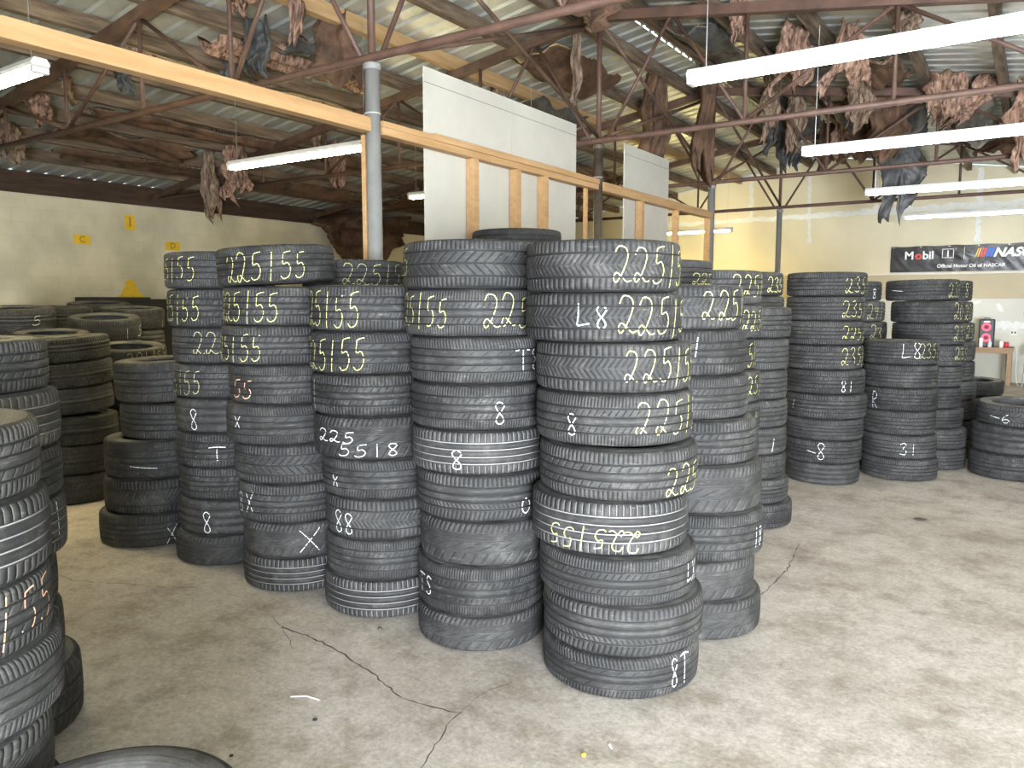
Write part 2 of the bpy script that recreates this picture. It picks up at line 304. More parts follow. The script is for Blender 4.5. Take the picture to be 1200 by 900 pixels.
('H2',-1.934,4.436,0.341,0.217,0.434,1,0,0,'black tire hidden low in the stack peeping out behind the foremost one',[]),
('H2',-1.949,4.448,0.341,0.000,0.217,8,0,0,'black tire hidden low in the stack peeping out behind the foremost one',[]),
('K2',-2.106,6.676,0.345,1.717,1.919,9,0,0,'smooth tire chalked 235, topmost of the farther stack behind the fourth aisle stack',[["235",-0.609,0.174,0.761,0.2029,"y",0]]),
('K2',-2.093,6.680,0.345,1.513,1.717,8,0,0,'black tire, second down of the farther stack behind the fourth aisle stack',[]),
('K2',-2.097,6.681,0.345,1.297,1.513,4,0,0,'black tire hidden low in the farther stack behind the fourth aisle stack',[]),
('K2',-2.093,6.677,0.345,1.081,1.297,3,0,0,'black tire hidden low in the farther stack behind the fourth aisle stack',[]),
('K2',-2.083,6.674,0.345,0.865,1.081,0,0,0,'black tire hidden low in the farther stack behind the fourth aisle stack',[]),
('K2',-2.094,6.674,0.345,0.648,0.865,1,0,0,'black tire hidden low in the farther stack behind the fourth aisle stack',[]),
('K2',-2.090,6.675,0.345,0.432,0.648,0,0,0,'black tire hidden low in the farther stack behind the fourth aisle stack',[]),
('K2',-2.095,6.685,0.345,0.216,0.432,4,0,0,'black tire hidden low in the farther stack behind the fourth aisle stack',[]),
('K2',-2.096,6.681,0.345,0.000,0.216,0,0,0,'black tire hidden low in the farther stack behind the fourth aisle stack',[]),
('L2',-1.625,8.628,0.341,1.673,1.877,3,0,0,'black tire chalked 8, topmost of the half hidden stack before the banner',[["8",-0.595,0.125,0.626,0.2199,"w",0]]),
('L2',-1.585,8.636,0.341,1.469,1.673,0,0,0,'black tire chalked 29/5, second down of the half hidden stack before the banner',[["29/5",-0.87,0.127,0.834,0.2199,"f",0]]),
('L2',-1.560,8.640,0.341,1.273,1.469,9,0,0,'smooth tire chalked 23, third down of the half hidden stack before the banner',[["23",-0.844,0.1,0.787,0.2493,"f",0]]),
('L2',-1.552,8.632,0.341,1.061,1.273,9,0,0,'black tire hidden low in the half hidden stack before the banner',[]),
('L2',-1.569,8.635,0.341,0.848,1.061,3,0,0,'black tire hidden low in the half hidden stack before the banner',[]),
('L2',-1.554,8.643,0.341,0.636,0.848,0,0,0,'black tire hidden low in the half hidden stack before the banner',[]),
('L2',-1.565,8.637,0.341,0.424,0.636,3,0,0,'black tire hidden low in the half hidden stack before the banner',[]),
('L2',-1.566,8.640,0.341,0.212,0.424,2,0,0,'black tire hidden low in the half hidden stack before the banner',[]),
('L2',-1.569,8.644,0.341,0.000,0.212,8,0,0,'black tire hidden low in the half hidden stack before the banner',[]),
('R',-0.872,9.554,0.336,1.673,1.894,4,0,0,'black tire chalked 8, topmost of the stack beside the loudspeaker table',[["8",-0.631,0.201,0.9,0.2381,"f",0]]),
('R',-0.859,9.555,0.336,1.451,1.673,8,0,0,'black tire chalked 20, second down of the stack beside the loudspeaker table',[["20",-0.631,0.157,0.88,0.2083,"f",0]]),
('R',-0.832,9.557,0.336,1.255,1.451,2,0,0,'black tire chalked 23, third down of the stack beside the loudspeaker table',[["23",-0.628,0.13,0.816,0.2083,"f",0]]),
('R',-0.812,9.559,0.336,1.041,1.255,1,0,0,'black tire, fourth down of the stack beside the loudspeaker table',[]),
('R',-0.808,9.559,0.336,0.834,1.041,0,0,0,'black tire, fifth down of the stack beside the loudspeaker table',[]),
('R',-0.781,9.562,0.336,0.627,0.834,0,0,0,'black tire, sixth down of the stack beside the loudspeaker table',[]),
('R',-0.769,9.563,0.336,0.409,0.627,8,0,0,'black tire, seventh down of the stack beside the loudspeaker table',[]),
('R',-0.761,9.572,0.336,0.205,0.409,3,0,0,'black tire hidden low in the stack beside the loudspeaker table',[]),
('R',-0.764,9.572,0.336,0.000,0.205,9,0,0,'black tire hidden low in the stack beside the loudspeaker table',[]),
('N',-2.512,0.746,0.345,1.155,1.358,0,0,0,'black tire, topmost of the nearest stack at the left edge',[]),
('N',-2.508,0.759,0.345,0.930,1.155,7,0,0,'dusty tire, second down of the nearest stack at the left edge',[]),
('N',-2.510,0.752,0.345,0.735,0.930,0,0,0,'black tire chalked 225/55, third down of the nearest stack at the left edge',[["225/55",-0.536,0.242,0.9,0.2464,"o",0]]),
('N',-2.505,0.769,0.345,0.520,0.735,8,0,0,'black tire, fourth down of the nearest stack at the left edge',[]),
('N',-2.516,0.730,0.345,0.255,0.520,5,0.6,0.6,'scuffed tire, fifth down of the nearest stack at the left edge',[]),
('N',-2.510,0.753,0.345,0.000,0.255,9,0,0,'smooth tire, bottom one of the nearest stack at the left edge',[]),
('G2',-3.353,1.167,0.350,1.345,1.540,0,0,0,'black tire, topmost of the taller near stack at the left edge',[]),
('G2',-3.343,1.194,0.350,1.125,1.345,7,0,0,'dusty tire, second down of the taller near stack at the left edge',[]),
('G2',-3.344,1.191,0.350,0.930,1.125,4,0,0,'black tire, third down of the taller near stack at the left edge',[]),
('G2',-3.343,1.194,0.350,0.700,0.930,7,0,0,'dusty tire chalked 1, fourth down of the taller near stack at the left edge',[["1",0.631,0.319,0.9,0.1429,"w",0]]),
('G2',-3.358,1.152,0.350,0.490,0.700,0,0,0,'black tire, fifth down of the taller near stack at the left edge',[]),
('G2',-3.354,1.163,0.350,0.265,0.490,6,0,0,'knobbly tire, sixth down of the taller near stack at the left edge',[]),
('G2',-3.336,1.213,0.350,0.000,0.265,6,0,0,'knobbly tire, bottom one of the taller near stack at the left edge',[]),
('T1',-8.288,3.566,0.336,1.371,1.600,4,4,0,'black tire chalked 5, topmost of the pile below the C mark, chalked 5',[["5",-0.062,0.326,0.754,0.3278,"w",0]]),
('T1',-8.269,3.576,0.336,1.143,1.371,3,0,0,'black tire hidden low in the pile below the C mark, chalked 5',[]),
('T1',-8.280,3.579,0.336,0.914,1.143,9,0,0,'black tire hidden low in the pile below the C mark, chalked 5',[]),
('T1',-8.275,3.576,0.336,0.686,0.914,9,0,0,'black tire hidden low in the pile below the C mark, chalked 5',[]),
('T1',-8.282,3.564,0.336,0.457,0.686,8,0,0,'black tire hidden low in the pile below the C mark, chalked 5',[]),
('T1',-8.279,3.563,0.336,0.229,0.457,1,0,0,'black tire hidden low in the pile below the C mark, chalked 5',[]),
('T1',-8.280,3.579,0.336,0.000,0.229,4,0,0,'black tire hidden low in the pile below the C mark, chalked 5',[]),
('T2',-7.596,3.556,0.325,1.142,1.370,8,5,0,'black tire, topmost of the low pile behind the left-edge stacks',[]),
('T2',-7.602,3.560,0.325,0.913,1.142,8,0,0,'black tire hidden low in the low pile behind the left-edge stacks',[]),
('T2',-7.587,3.564,0.325,0.685,0.913,1,0,0,'black tire hidden low in the low pile behind the left-edge stacks',[]),
('T2',-7.597,3.558,0.325,0.457,0.685,8,0,0,'black tire hidden low in the low pile behind the left-edge stacks',[]),
('T2',-7.583,3.565,0.325,0.228,0.457,0,0,0,'black tire hidden low in the low pile behind the left-edge stacks',[]),
('T2',-7.599,3.557,0.325,0.000,0.228,1,0,0,'black tire hidden low in the low pile behind the left-edge stacks',[]),
('T3',-7.836,4.189,0.336,1.277,1.490,1,7,0,'black tire chalked 1 5, topmost of the pile chalked 1 and 5',[["1 5",-0.005,0.1,0.591,0.2976,"w",0]]),
('T3',-7.824,4.189,0.336,1.064,1.277,4,0,0,'black tire hidden low in the pile chalked 1 and 5',[]),
('T3',-7.837,4.196,0.336,0.851,1.064,8,0,0,'black tire hidden low in the pile chalked 1 and 5',[]),
('T3',-7.832,4.206,0.336,0.639,0.851,2,0,0,'black tire hidden low in the pile chalked 1 and 5',[]),
('T3',-7.835,4.196,0.336,0.426,0.639,8,0,0,'black tire hidden low in the pile chalked 1 and 5',[]),
('T3',-7.822,4.194,0.336,0.213,0.426,0,0,0,'black tire hidden low in the pile chalked 1 and 5',[]),
('T3',-7.818,4.195,0.336,0.000,0.213,0,0,0,'black tire hidden low in the pile chalked 1 and 5',[]),
('T4',-7.059,3.980,0.332,1.029,1.235,8,6,0,'black tire chalked 201/55, topmost of the short pile behind the five-tire stack',[["201/55",-0.563,0.507,0.9,0.2106,"f",0]]),
('T4',-7.063,3.980,0.332,0.823,1.029,1,0,0,'black tire hidden low in the short pile behind the five-tire stack',[]),
('T4',-7.059,3.990,0.332,0.618,0.823,8,0,0,'black tire hidden low in the short pile behind the five-tire stack',[]),
('T4',-7.047,3.982,0.332,0.412,0.618,8,0,0,'black tire hidden low in the short pile behind the five-tire stack',[]),
('T4',-7.063,3.977,0.332,0.206,0.412,8,0,0,'black tire hidden low in the short pile behind the five-tire stack',[]),
('T4',-7.059,3.976,0.332,0.000,0.206,1,0,0,'black tire hidden low in the short pile behind the five-tire stack',[]),
('T5',-9.245,4.889,0.340,1.431,1.635,4,5,0,'black tire, topmost of the pile nearest the black cabinet',[]),
('T5',-9.247,4.872,0.340,1.226,1.431,0,0,0,'black tire hidden low in the pile nearest the black cabinet',[]),
('T5',-9.231,4.883,0.340,1.022,1.226,0,0,0,'black tire hidden low in the pile nearest the black cabinet',[]),
('T5',-9.230,4.879,0.340,0.818,1.022,3,0,0,'black tire hidden low in the pile nearest the black cabinet',[]),
('T5',-9.232,4.884,0.340,0.613,0.818,0,0,0,'black tire hidden low in the pile nearest the black cabinet',[]),
('T5',-9.234,4.886,0.340,0.409,0.613,8,0,0,'black tire hidden low in the pile nearest the black cabinet',[]),
('T5',-9.240,4.873,0.340,0.204,0.409,0,0,0,'black tire hidden low in the pile nearest the black cabinet',[]),
('T5',-9.246,4.889,0.340,0.000,0.204,1,0,0,'black tire hidden low in the pile nearest the black cabinet',[]),
('T6',-8.352,4.767,0.340,1.359,1.585,1,4,1,'black tire chalked 1, topmost of the pile touching the fifth stack',[["1",0.551,0.1,0.466,0.2059,"w",0]]),
('T6',-8.364,4.762,0.340,1.132,1.359,9,0,0,'smooth tire, second down of the pile touching the fifth stack',[]),
('T6',-8.354,4.762,0.340,0.906,1.132,0,0,0,'black tire hidden low in the pile touching the fifth stack',[]),
('T6',-8.354,4.760,0.340,0.679,0.906,0,0,0,'black tire hidden low in the pile touching the fifth stack',[]),
('T6',-8.357,4.763,0.340,0.453,0.679,1,0,0,'black tire hidden low in the pile touching the fifth stack',[]),
('T6',-8.365,4.767,0.340,0.226,0.453,9,0,0,'black tire hidden low in the pile touching the fifth stack',[]),
('T6',-8.351,4.750,0.340,0.000,0.226,2,0,0,'black tire hidden low in the pile touching the fifth stack',[]),
('T7',-8.885,4.241,0.340,1.371,1.600,4,3,0,'black tire, topmost of the pile between the two chalked piles',[]),
('T7',-8.891,4.222,0.340,1.143,1.371,8,0,0,'black tire hidden low in the pile between the two chalked piles',[]),
('T7',-8.887,4.224,0.340,0.914,1.143,2,0,0,'black tire hidden low in the pile between the two chalked piles',[]),
('T7',-8.885,4.235,0.340,0.686,0.914,9,0,0,'black tire hidden low in the pile between the two chalked piles',[]),
('T7',-8.904,4.225,0.340,0.457,0.686,2,0,0,'black tire hidden low in the pile between the two chalked piles',[]),
('T7',-8.892,4.233,0.340,0.229,0.457,4,0,0,'black tire hidden low in the pile between the two chalked piles',[]),
('T7',-8.890,4.240,0.340,0.000,0.229,8,0,0,'black tire hidden low in the pile between the two chalked piles',[]),
('S1',-0.570,11.150,0.340,0.520,0.720,2,2,0,'black tire, topmost of the pile under the work table front',[]),
('S1',-0.570,11.150,0.340,0.270,0.520,8,0,0,'black tire hidden low in the pile under the work table front',[]),
('S1',-0.570,11.150,0.340,0.000,0.270,3,0,0,'black tire hidden low in the pile under the work table front',[]),
('S2',-0.520,10.200,0.330,0.290,0.530,3,0,0,'black tire, topmost of the pile behind the low three-tire stack',[]),
('S2',-0.520,10.200,0.330,0.000,0.290,9,0,0,'black tire hidden low in the pile behind the low three-tire stack',[]),
('S3',0.350,10.600,0.340,0.260,0.500,8,0,0,'black tire, topmost of the pile beside the folding chair',[]),
('S3',0.350,10.600,0.340,0.000,0.260,3,0,0,'black tire hidden low in the pile beside the folding chair',[]),
('BL',-1.770,0.850,0.350,0.225,0.450,8,0,0,'black tire, topmost of the pair lying at the lower left corner',[]),
('BL',-1.770,0.850,0.350,0.000,0.225,8,0,0,'black tire hidden low in the pair lying at the lower left corner',[]),
]
STACK_NAMES = {'A': 'the foremost stack', 'B': 'the second front-row stack', 'C': 'the third front-row stack', 'D': 'the fourth front-row stack', 'E': 'the fifth front-row stack', 'F': 'the five-tire front-row stack', 'H': 'the stack right behind the foremost stack', 'J': 'the third stack along the aisle', 'K': 'the fourth stack along the aisle', 'L': 'the stack beside the six-tire stack', 'M': 'the six-tire stack below the banner', 'P': 'the stack behind the six-tire stack', 'Q': 'the low stack in front of the work table', 'A2': 'the tall stack peeping over the foremost two', 'C2': 'the dim stack in front of the grey pole', 'H2': 'the stack peeping out behind the foremost one', 'K2': 'the farther stack behind the fourth aisle stack', 'L2': 'the half hidden stack before the banner', 'R': 'the stack beside the loudspeaker table', 'N': 'the nearest stack at the left edge', 'G2': 'the taller near stack at the left edge', 'G': 'the shadowed leaning stack behind the left-edge stacks', 'T1': 'the pile below the C mark, chalked 5', 'T2': 'the low pile behind the left-edge stacks', 'T3': 'the pile chalked 1 and 5', 'T4': 'the short pile behind the five-tire stack', 'T5': 'the pile nearest the black cabinet', 'T6': 'the pile touching the fifth stack', 'T7': 'the pile between the two chalked piles', 'S1': 'the pile under the work table front', 'S2': 'the pile behind the low three-tire stack', 'S3': 'the pile beside the folding chair', 'BL': 'the pair lying at the lower left corner'}
# ------------------------------------------------------------------ materials
M = {}
def concrete():
    m = bpy.data.materials.new('concrete floor'); m.use_nodes = True
    N = m.node_tree.nodes; L = m.node_tree.links; b = N['Principled BSDF']
    tc = N.new('ShaderNodeTexCoord')
    def noise(sc, det, rough=.6):
        n = N.new('ShaderNodeTexNoise'); n.inputs['Scale'].default_value = sc; n.inputs['Detail'].default_value = det; n.inputs['Roughness'].default_value = rough
        L.new(tc.outputs['Object'], n.inputs['Vector']); return n
    def ramp(src, a, ca, e, ce):
        r = N.new('ShaderNodeValToRGB'); r.color_ramp.elements[0].position = a; r.color_ramp.elements[0].color = (*ca, 1)
        r.color_ramp.elements[1].position = e; r.color_ramp.elements[1].color = (*ce, 1); L.new(src, r.inputs['Fac']); return r
    def mul(a, c, f=1.0):
        x = N.new('ShaderNodeMix'); x.data_type = 'RGBA'; x.blend_type = 'MULTIPLY'; x.inputs[0].default_value = f
        L.new(a, x.inputs[6]); L.new(c, x.inputs[7]); return x.outputs[2]
    base = ramp(noise(.9, 8, .6).outputs['Fac'], .32, (.38, .34, .295), .68, (.525, .48, .435))
    spots = ramp(noise(3.1, 9, .7).outputs['Fac'], .36, (.66, .63, .58), .52, (1, 1, 1))
    fine = ramp(noise(42, 6, .8).outputs['Fac'], .30, (.62, .61, .58), .60, (1.06, 1.06, 1.06))
    mid = ramp(noise(11, 7, .75).outputs['Fac'], .33, (.78, .77, .74), .6, (1.04, 1.04, 1.04))
    dark = ramp(noise(1.7, 10, .8).outputs['Fac'], .22, (.55, .5, .45), .33, (1, 1, 1))
    c = mul(base.outputs[0], spots.outputs[0]); c = mul(c, fine.outputs[0]); c = mul(c, mid.outputs[0]); c = mul(c, dark.outputs[0], .8)
    L.new(c, b.inputs['Base Color'])
    rr = ramp(noise(2.2, 6).outputs['Fac'], .3, (.55,) * 3, .7, (.85,) * 3); L.new(rr.outputs[0], b.inputs['Roughness'])
    bp = N.new('ShaderNodeBump'); bp.inputs['Strength'].default_value = .25; bp.inputs['Distance'].default_value = .01
    L.new(noise(60, 4).outputs['Fac'], bp.inputs['Height']); L.new(bp.outputs['Normal'], b.inputs['Normal'])
    return m
def blockwall():
    m = bpy.data.materials.new('painted block wall'); m.use_nodes = True
    N = m.node_tree.nodes; L = m.node_tree.links; b = N['Principled BSDF']; b.inputs['Roughness'].default_value = .8
    tc = N.new('ShaderNodeTexCoord'); sx = N.new('ShaderNodeSeparateXYZ'); cx = N.new('ShaderNodeCombineXYZ')
    L.new(tc.outputs['Object'], sx.inputs[0]); L.new(sx.outputs['Y'], cx.inputs['X']); L.new(sx.outputs['Z'], cx.inputs['Y'])
    br = N.new('ShaderNodeTexBrick'); L.new(cx.outputs[0], br.inputs['Vector'])
    br.inputs['Scale'].default_value = 1; br.inputs['Brick Width'].default_value = .41; br.inputs['Row Height'].default_value = .205
    br.inputs['Mortar Size'].default_value = .006; br.inputs['Mortar Smooth'].default_value = .6
    br.inputs['Color1'].default_value = (.74, .68, .50, 1); br.inputs['Color2'].default_value = (.76, .70, .52, 1); br.inputs['Mortar'].default_value = (.70, .64, .46, 1)
    nz = N.new('ShaderNodeTexNoise'); nz.inputs['Scale'].default_value = 1.3; nz.inputs['Detail'].default_value = 8; L.new(tc.outputs['Object'], nz.inputs['Vector'])
    rp = N.new('ShaderNodeValToRGB'); rp.color_ramp.elements[0].position = .35; rp.color_ramp.elements[0].color = (.74, .76, .74, 1)
    rp.color_ramp.elements[1].position = .6; rp.color_ramp.elements[1].color = (1, 1, 1, 1); L.new(nz.outputs['Fac'], rp.inputs['Fac'])
    x = N.new('ShaderNodeMix'); x.data_type = 'RGBA'; x.blend_type = 'MULTIPLY'; x.inputs[0].default_value = 1
    L.new(br.outputs['Color'], x.inputs[6]); L.new(rp.outputs[0], x.inputs[7]); L.new(x.outputs[2], b.inputs['Base Color'])
    bp = N.new('ShaderNodeBump'); bp.inputs['Strength'].default_value = .35; bp.inputs['Distance'].default_value = .006; bp.invert = True
    L.new(br.outputs['Fac'], bp.inputs['Height']); L.new(bp.outputs['Normal'], b.inputs['Normal'])
    return m
def backwall():
    m = bpy.data.materials.new('drywall bands'); m.use_nodes = True
    N = m.node_tree.nodes; L = m.node_tree.links; b = N['Principled BSDF']; b.inputs['Roughness'].default_value = .85
    tc = N.new('ShaderNodeTexCoord'); sx = N.new('ShaderNodeSeparateXYZ'); L.new(tc.outputs['Object'], sx.inputs[0])
    mr = N.new('ShaderNodeMapRange'); mr.inputs['From Max'].default_value = 5; L.new(sx.outputs['Z'], mr.inputs['Value'])
    rp = N.new('ShaderNodeValToRGB'); rp.color_ramp.interpolation = 'CONSTANT'
    e = rp.color_ramp.elements; e[0].position = 0; e[0].color = (.62, .61, .52, 1); e[1].position = 2.25 / 5; e[1].color = (.74, .68, .50, 1)
    k = e.new(1.70 / 5); k.color = (.52, .45, .31, 1)
    k = e.new(1.0 / 5); k.color = (.66, .65, .58, 1)
    L.new(mr.outputs[0], rp.inputs['Fac'])
    nz = N.new('ShaderNodeTexNoise'); nz.inputs['Scale'].default_value = .9; nz.inputs['Detail'].default_value = 6; L.new(tc.outputs['Object'], nz.inputs['Vector'])
    r2 = N.new('ShaderNodeValToRGB'); r2.color_ramp.elements[0].position = .3; r2.color_ramp.elements[0].color = (.85, .86, .86, 1); r2.color_ramp.elements[1].position = .65
    L.new(nz.outputs['Fac'], r2.inputs['Fac'])
    x = N.new('ShaderNodeMix'); x.data_type = 'RGBA'; x.blend_type = 'MULTIPLY'; x.inputs[0].default_value = 1
    L.new(rp.outputs[0], x.inputs[6]); L.new(r2.outputs[0], x.inputs[7]); L.new(x.outputs[2], b.inputs['Base Color'])
    return m
def rubber(name, groove_col):
    """tread rubber: dusty blocks, grooves read from the mesh attribute 'groove'"""
    m = bpy.data.materials.new(name); m.use_nodes = True
    N = m.node_tree.nodes; L = m.node_tree.links; b = N['Principled BSDF']
    tc = N.new('ShaderNodeTexCoord'); oi = N.new('ShaderNodeObjectInfo')
    k = N.new('ShaderNodeMath'); k.operation = 'MULTIPLY'; k.inputs[1].default_value = 41.0; L.new(oi.outputs['Random'], k.inputs[0])
    ad = N.new('ShaderNodeVectorMath'); ad.operation = 'ADD'; L.new(tc.outputs['Object'], ad.inputs[0]); L.new(k.outputs[0], ad.inputs[1])
    def noise(sc, det, ro):
        n = N.new('ShaderNodeTexNoise'); n.inputs['Scale'].default_value = sc; n.inputs['Detail'].default_value = det; n.inputs['Roughness'].default_value = ro
        L.new(ad.outputs[0], n.inputs['Vector']); return n.outputs['Fac']
    def mix(f, a, c, bt='MIX'):
        x = N.new('ShaderNodeMix'); x.data_type = 'RGBA'; x.blend_type = bt
        for s, v in ((0, f), (6, a), (7, c)):
            if hasattr(v, 'is_output'): L.new(v, x.inputs[s])
            else: x.inputs[s].default_value = v if s == 0 else (*v, 1)
        return x.outputs[2]
    def mrange(v, a, e, lo=0., hi=1.):
        r = N.new('ShaderNodeMapRange'); L.new(v, r.inputs['Value']); r.inputs['From Min'].default_value = a; r.inputs['From Max'].default_value = e
        r.inputs['To Min'].default_value = lo; r.inputs['To Max'].default_value = hi; return r.outputs[0]
    base = mix(oi.outputs['Random'], (.013, .0128, .0124), (.026, .0255, .0245))
    dust = mrange(noise(5.5, 9, .75), .46, .66, 0, .75)
    fd = mrange(noise(32, 6, .8), .42, .68, .25, 1.)
    dm = N.new('ShaderNodeMath'); dm.operation = 'MULTIPLY'; L.new(dust, dm.inputs[0]); L.new(fd, dm.inputs[1])
    c = mix(dm.outputs[0], base, (.105, .10, .092))
    scuff = N.new('ShaderNodeMapping'); scuff.inputs['Scale'].default_value = (7, 7, 60); L.new(ad.outputs[0], scuff.inputs['Vector'])
    sn = N.new('ShaderNodeTexNoise'); sn.inputs['Scale'].default_value = 2.0; sn.inputs['Detail'].default_value = 6; L.new(scuff.outputs[0], sn.inputs['Vector'])
    c = mix(mrange(sn.outputs['Fac'], .60, .74, 0, .5), c, (.135, .13, .122))
    at = N.new('ShaderNodeAttribute'); at.attribute_name = 'groove'
    c = mix(at.outputs['Fac'], c, groove_col)
    L.new(c, b.inputs['Base Color'])
    b.inputs['Roughness'].default_value = .68; b.inputs['Specular IOR Level'].default_value = .35
    bp = N.new('ShaderNodeBump'); bp.inputs['Strength'].default_value = .35; bp.inputs['Distance'].default_value = .004
    L.new(noise(70, 4, .6), bp.inputs['Height']); L.new(bp.outputs['Normal'], b.inputs['Normal'])
    return m
M['floor'] = concrete(); M['block'] = blockwall(); M['back'] = backwall()
M['tread'] = rubber('tread rubber', (.010, .010, .010)); M['tread_dusty'] = rubber('dusty groove rubber', (.27, .26, .25))
M['tread_mud'] = rubber('muddy rubber', (.05, .045, .04))
M['side'] = material('sidewall rubber', (.024, .024, .024), (.12, .117, .11), rough=.6, scale=5, rand=1, bump=.15, bscale=90)
M['deck'] = material('galvanised deck', (.42, .45, .42), (.60, .62, .58), rough=.38, metal=.55, scale=2.5, bump=.05)
M['purlin'] = material('weathered purlin wood', (.060, .038, .022), (.20, .145, .095), rough=.85, scale=3, stretch=(6, .6, 6), bump=.3)
M['purlin_new'] = material('newer purlin wood', (.34, .21, .09), (.46, .30, .15), rough=.75, scale=3, stretch=(6, .6, 6), bump=.1)
M['steel'] = material('red oxide steel', (.062, .032, .022), (.115, .062, .042), rough=.6, scale=5, bump=.1)
M['steel_dark'] = material('old dark steel', (.055, .03, .02), (.12, .07, .045), rough=.65, scale=4, bump=.1)
M['pole_grey'] = material('grey painted pole', (.17, .168, .155), (.22, .215, .20), rough=.55, scale=3)
M['pole_dark'] = material('dark oiled pole', (.035, .026, .02), (.11, .085, .06), rough=.45, scale=4)
M['lumber'] = material('new pine lumber', (.34, .195, .08), (.44, .275, .13), rough=.65, scale=2.2, stretch=(9, .9, 9))
M['board'] = material('grey drywall board', (.40, .38, .325), (.45, .43, .37), rough=.9, scale=1.5)
M['board_edge'] = material('board paper edge', (.56, .54, .48), rough=.9)
M['pink'] = material('pink fibreglass', (.07, .038, .026), (.42, .27, .195), rough=.95, scale=12, stretch=(2.2, 2.2, .4), lo=.36, hi=.64, bump=.9, bscale=30, spec=.1, rand=1)
M['pale'] = material('faded fibreglass', (.06, .036, .024), (.38, .28, .20), rough=.95, scale=12, stretch=(2.2, 2.2, .4), lo=.36, hi=.66, bump=.9, bscale=30, spec=.1, rand=1)
M['kraft'] = material('brown kraft facing', (.045, .026, .016), (.145, .082, .048), rough=.75, scale=4, bump=.5, bscale=14, spec=.3, rand=1)
M['black_face'] = material('black facing', (.020, .021, .022), (.085, .085, .085), rough=.5, scale=4, bump=.6, bscale=12, spec=.4, rand=1)
M['yellowglass'] = material('yellow fibreglass', (.30, .22, .10), (.48, .38, .20), rough=.95, scale=9, bump=.9, bscale=30, spec=.1, rand=1)
M['housing'] = material('white enamel housing', (.74, .74, .70), rough=.4)
M['tube_r'] = material('lit cool tube', (1, 1, 1), emit=((1.0, .96, .86), TUBE_RIGHT))
M['tube_l'] = material('lit warm tube', (1, 1, 1), emit=((1.0, .84, .46), TUBE_LEFT))
M['tube_f'] = material('lit yellow tube', (1, 1, 1), emit=((1.0, .80, .34), TUBE_FAR))
M['chain'] = material('galvanised chain', (.5, .5, .48), rough=.4, metal=.8)
M['chalk_y'] = material('yellow chalk', (.62, .60, .19), (.70, .68, .30), rough=.95, scale=60, spec=.1)
M['chalk_f'] = material('faded yellow chalk', (.36, .36, .17), (.52, .51, .26), rough=.95, scale=60, spec=.1)
M['chalk_w'] = material('white chalk', (.58, .60, .60), (.70, .71, .71), rough=.95, scale=60, spec=.1)
M['chalk_o'] = material('orange chalk', (.75, .38, .22), (.85, .50, .33), rough=.95, scale=60, spec=.1)
M['beam'] = material('dark eave beam', (.030, .016, .009), (.075, .042, .024), rough=.8, scale=3, stretch=(6, .6, 6), bump=.2)
M['white_trim'] = material('white ledge', (.72, .71, .66), rough=.6)
M['compound'] = material('joint compound', (.70, .72, .68), (.80, .81, .78), rough=.9, scale=12)
M['banner'] = material('black vinyl banner', (.018, .018, .020), (.028, .028, .030), rough=.32, scale=3)
M['print_white'] = material('white print', (.85, .85, .84), rough=.5)
M['print_red'] = material('red print', (.70, .06, .05), rough=.5)
M['print_yellow'] = material('yellow print', (.85, .55, .06), rough=.5)
M['print_blue'] = material('blue print', (.03, .13, .55), rough=.5)
M['yellow_paint'] = material('yellow spray paint', (.80, .50, .01), (.86, .60, .05), rough=.7, scale=10)
M['ochre_paint'] = material('dark yellow letter', (.30, .15, .01), rough=.7)
M['bench'] = material('bench wood', (.27, .165, .085), (.36, .24, .14), rough=.6, scale=3, stretch=(1, 8, 8))
M['black_plastic'] = material('black plastic', (.02, .02, .022), rough=.4)
M['red_glow'] = material('red speaker ring', (.8, .02, .03), emit=((1.0, .05, .08), 3.0))
M['red_dim'] = material('dark red cone', (.22, .02, .03), rough=.5)
M['paper_white'] = material('white paper cup', (.82, .81, .78), rough=.6)
M['red_can'] = material('red can', (.55, .03, .04), rough=.35)
M['clear'] = material('pale bottle plastic', (.62, .65, .66), rough=.2)
M['chair_metal'] = material('beige folding chair metal', (.36, .35, .32), rough=.4, metal=.2)
M['cabinet'] = material('black cabinet paint', (.016, .016, .017), rough=.6)
M['crack'] = material('dark crack line', (.085, .075, .065), rough=1)  # flat dark tone for floor cracks, board creases and dirt clumps
M['ceil_dark'] = material('front wall paint', (.42, .40, .36), rough=.9)
M['wire'] = material('galvanised wire', (.45, .45, .42), rough=.5)

# ------------------------------------------------------------------ setting
fl = MB().box((XW - .2, YF - .2, -.2), (XR + .2, YB + .2, 0)).build('floor', M['floor']); tag(fl, 'worn stained concrete floor', kind='structure')
def crack(pts, w, seed):
    rnd = random.Random(seed); P = []
    for (a, c) in zip(pts, pts[1:]):
        n = max(2, int(math.dist(a, c) / .03))
        for i in range(n):
            t = i / n; P.append((a[0] + (c[0] - a[0]) * t + rnd.gauss(0, .004), a[1] + (c[1] - a[1]) * t + rnd.gauss(0, .004)))
    P.append(pts[-1]); A, B = [], []
    for i, p in enumerate(P):
        q = P[min(i + 1, len(P) - 1)]; o = P[max(i - 1, 0)]; dx, dy = q[0] - o[0], q[1] - o[1]; l = math.hypot(dx, dy) or 1
        ww = w * rnd.uniform(.25, 1) / 2; A.append((p[0] - dy / l * ww, p[1] + dx / l * ww, .0006)); B.append((p[0] + dy / l * ww, p[1] - dx / l * ww, .0006))
    MB().grid([B, A]).build('crack', M['crack'], fl)
for i, (p, w) in enumerate(CRACKS): crack(p, w, i)

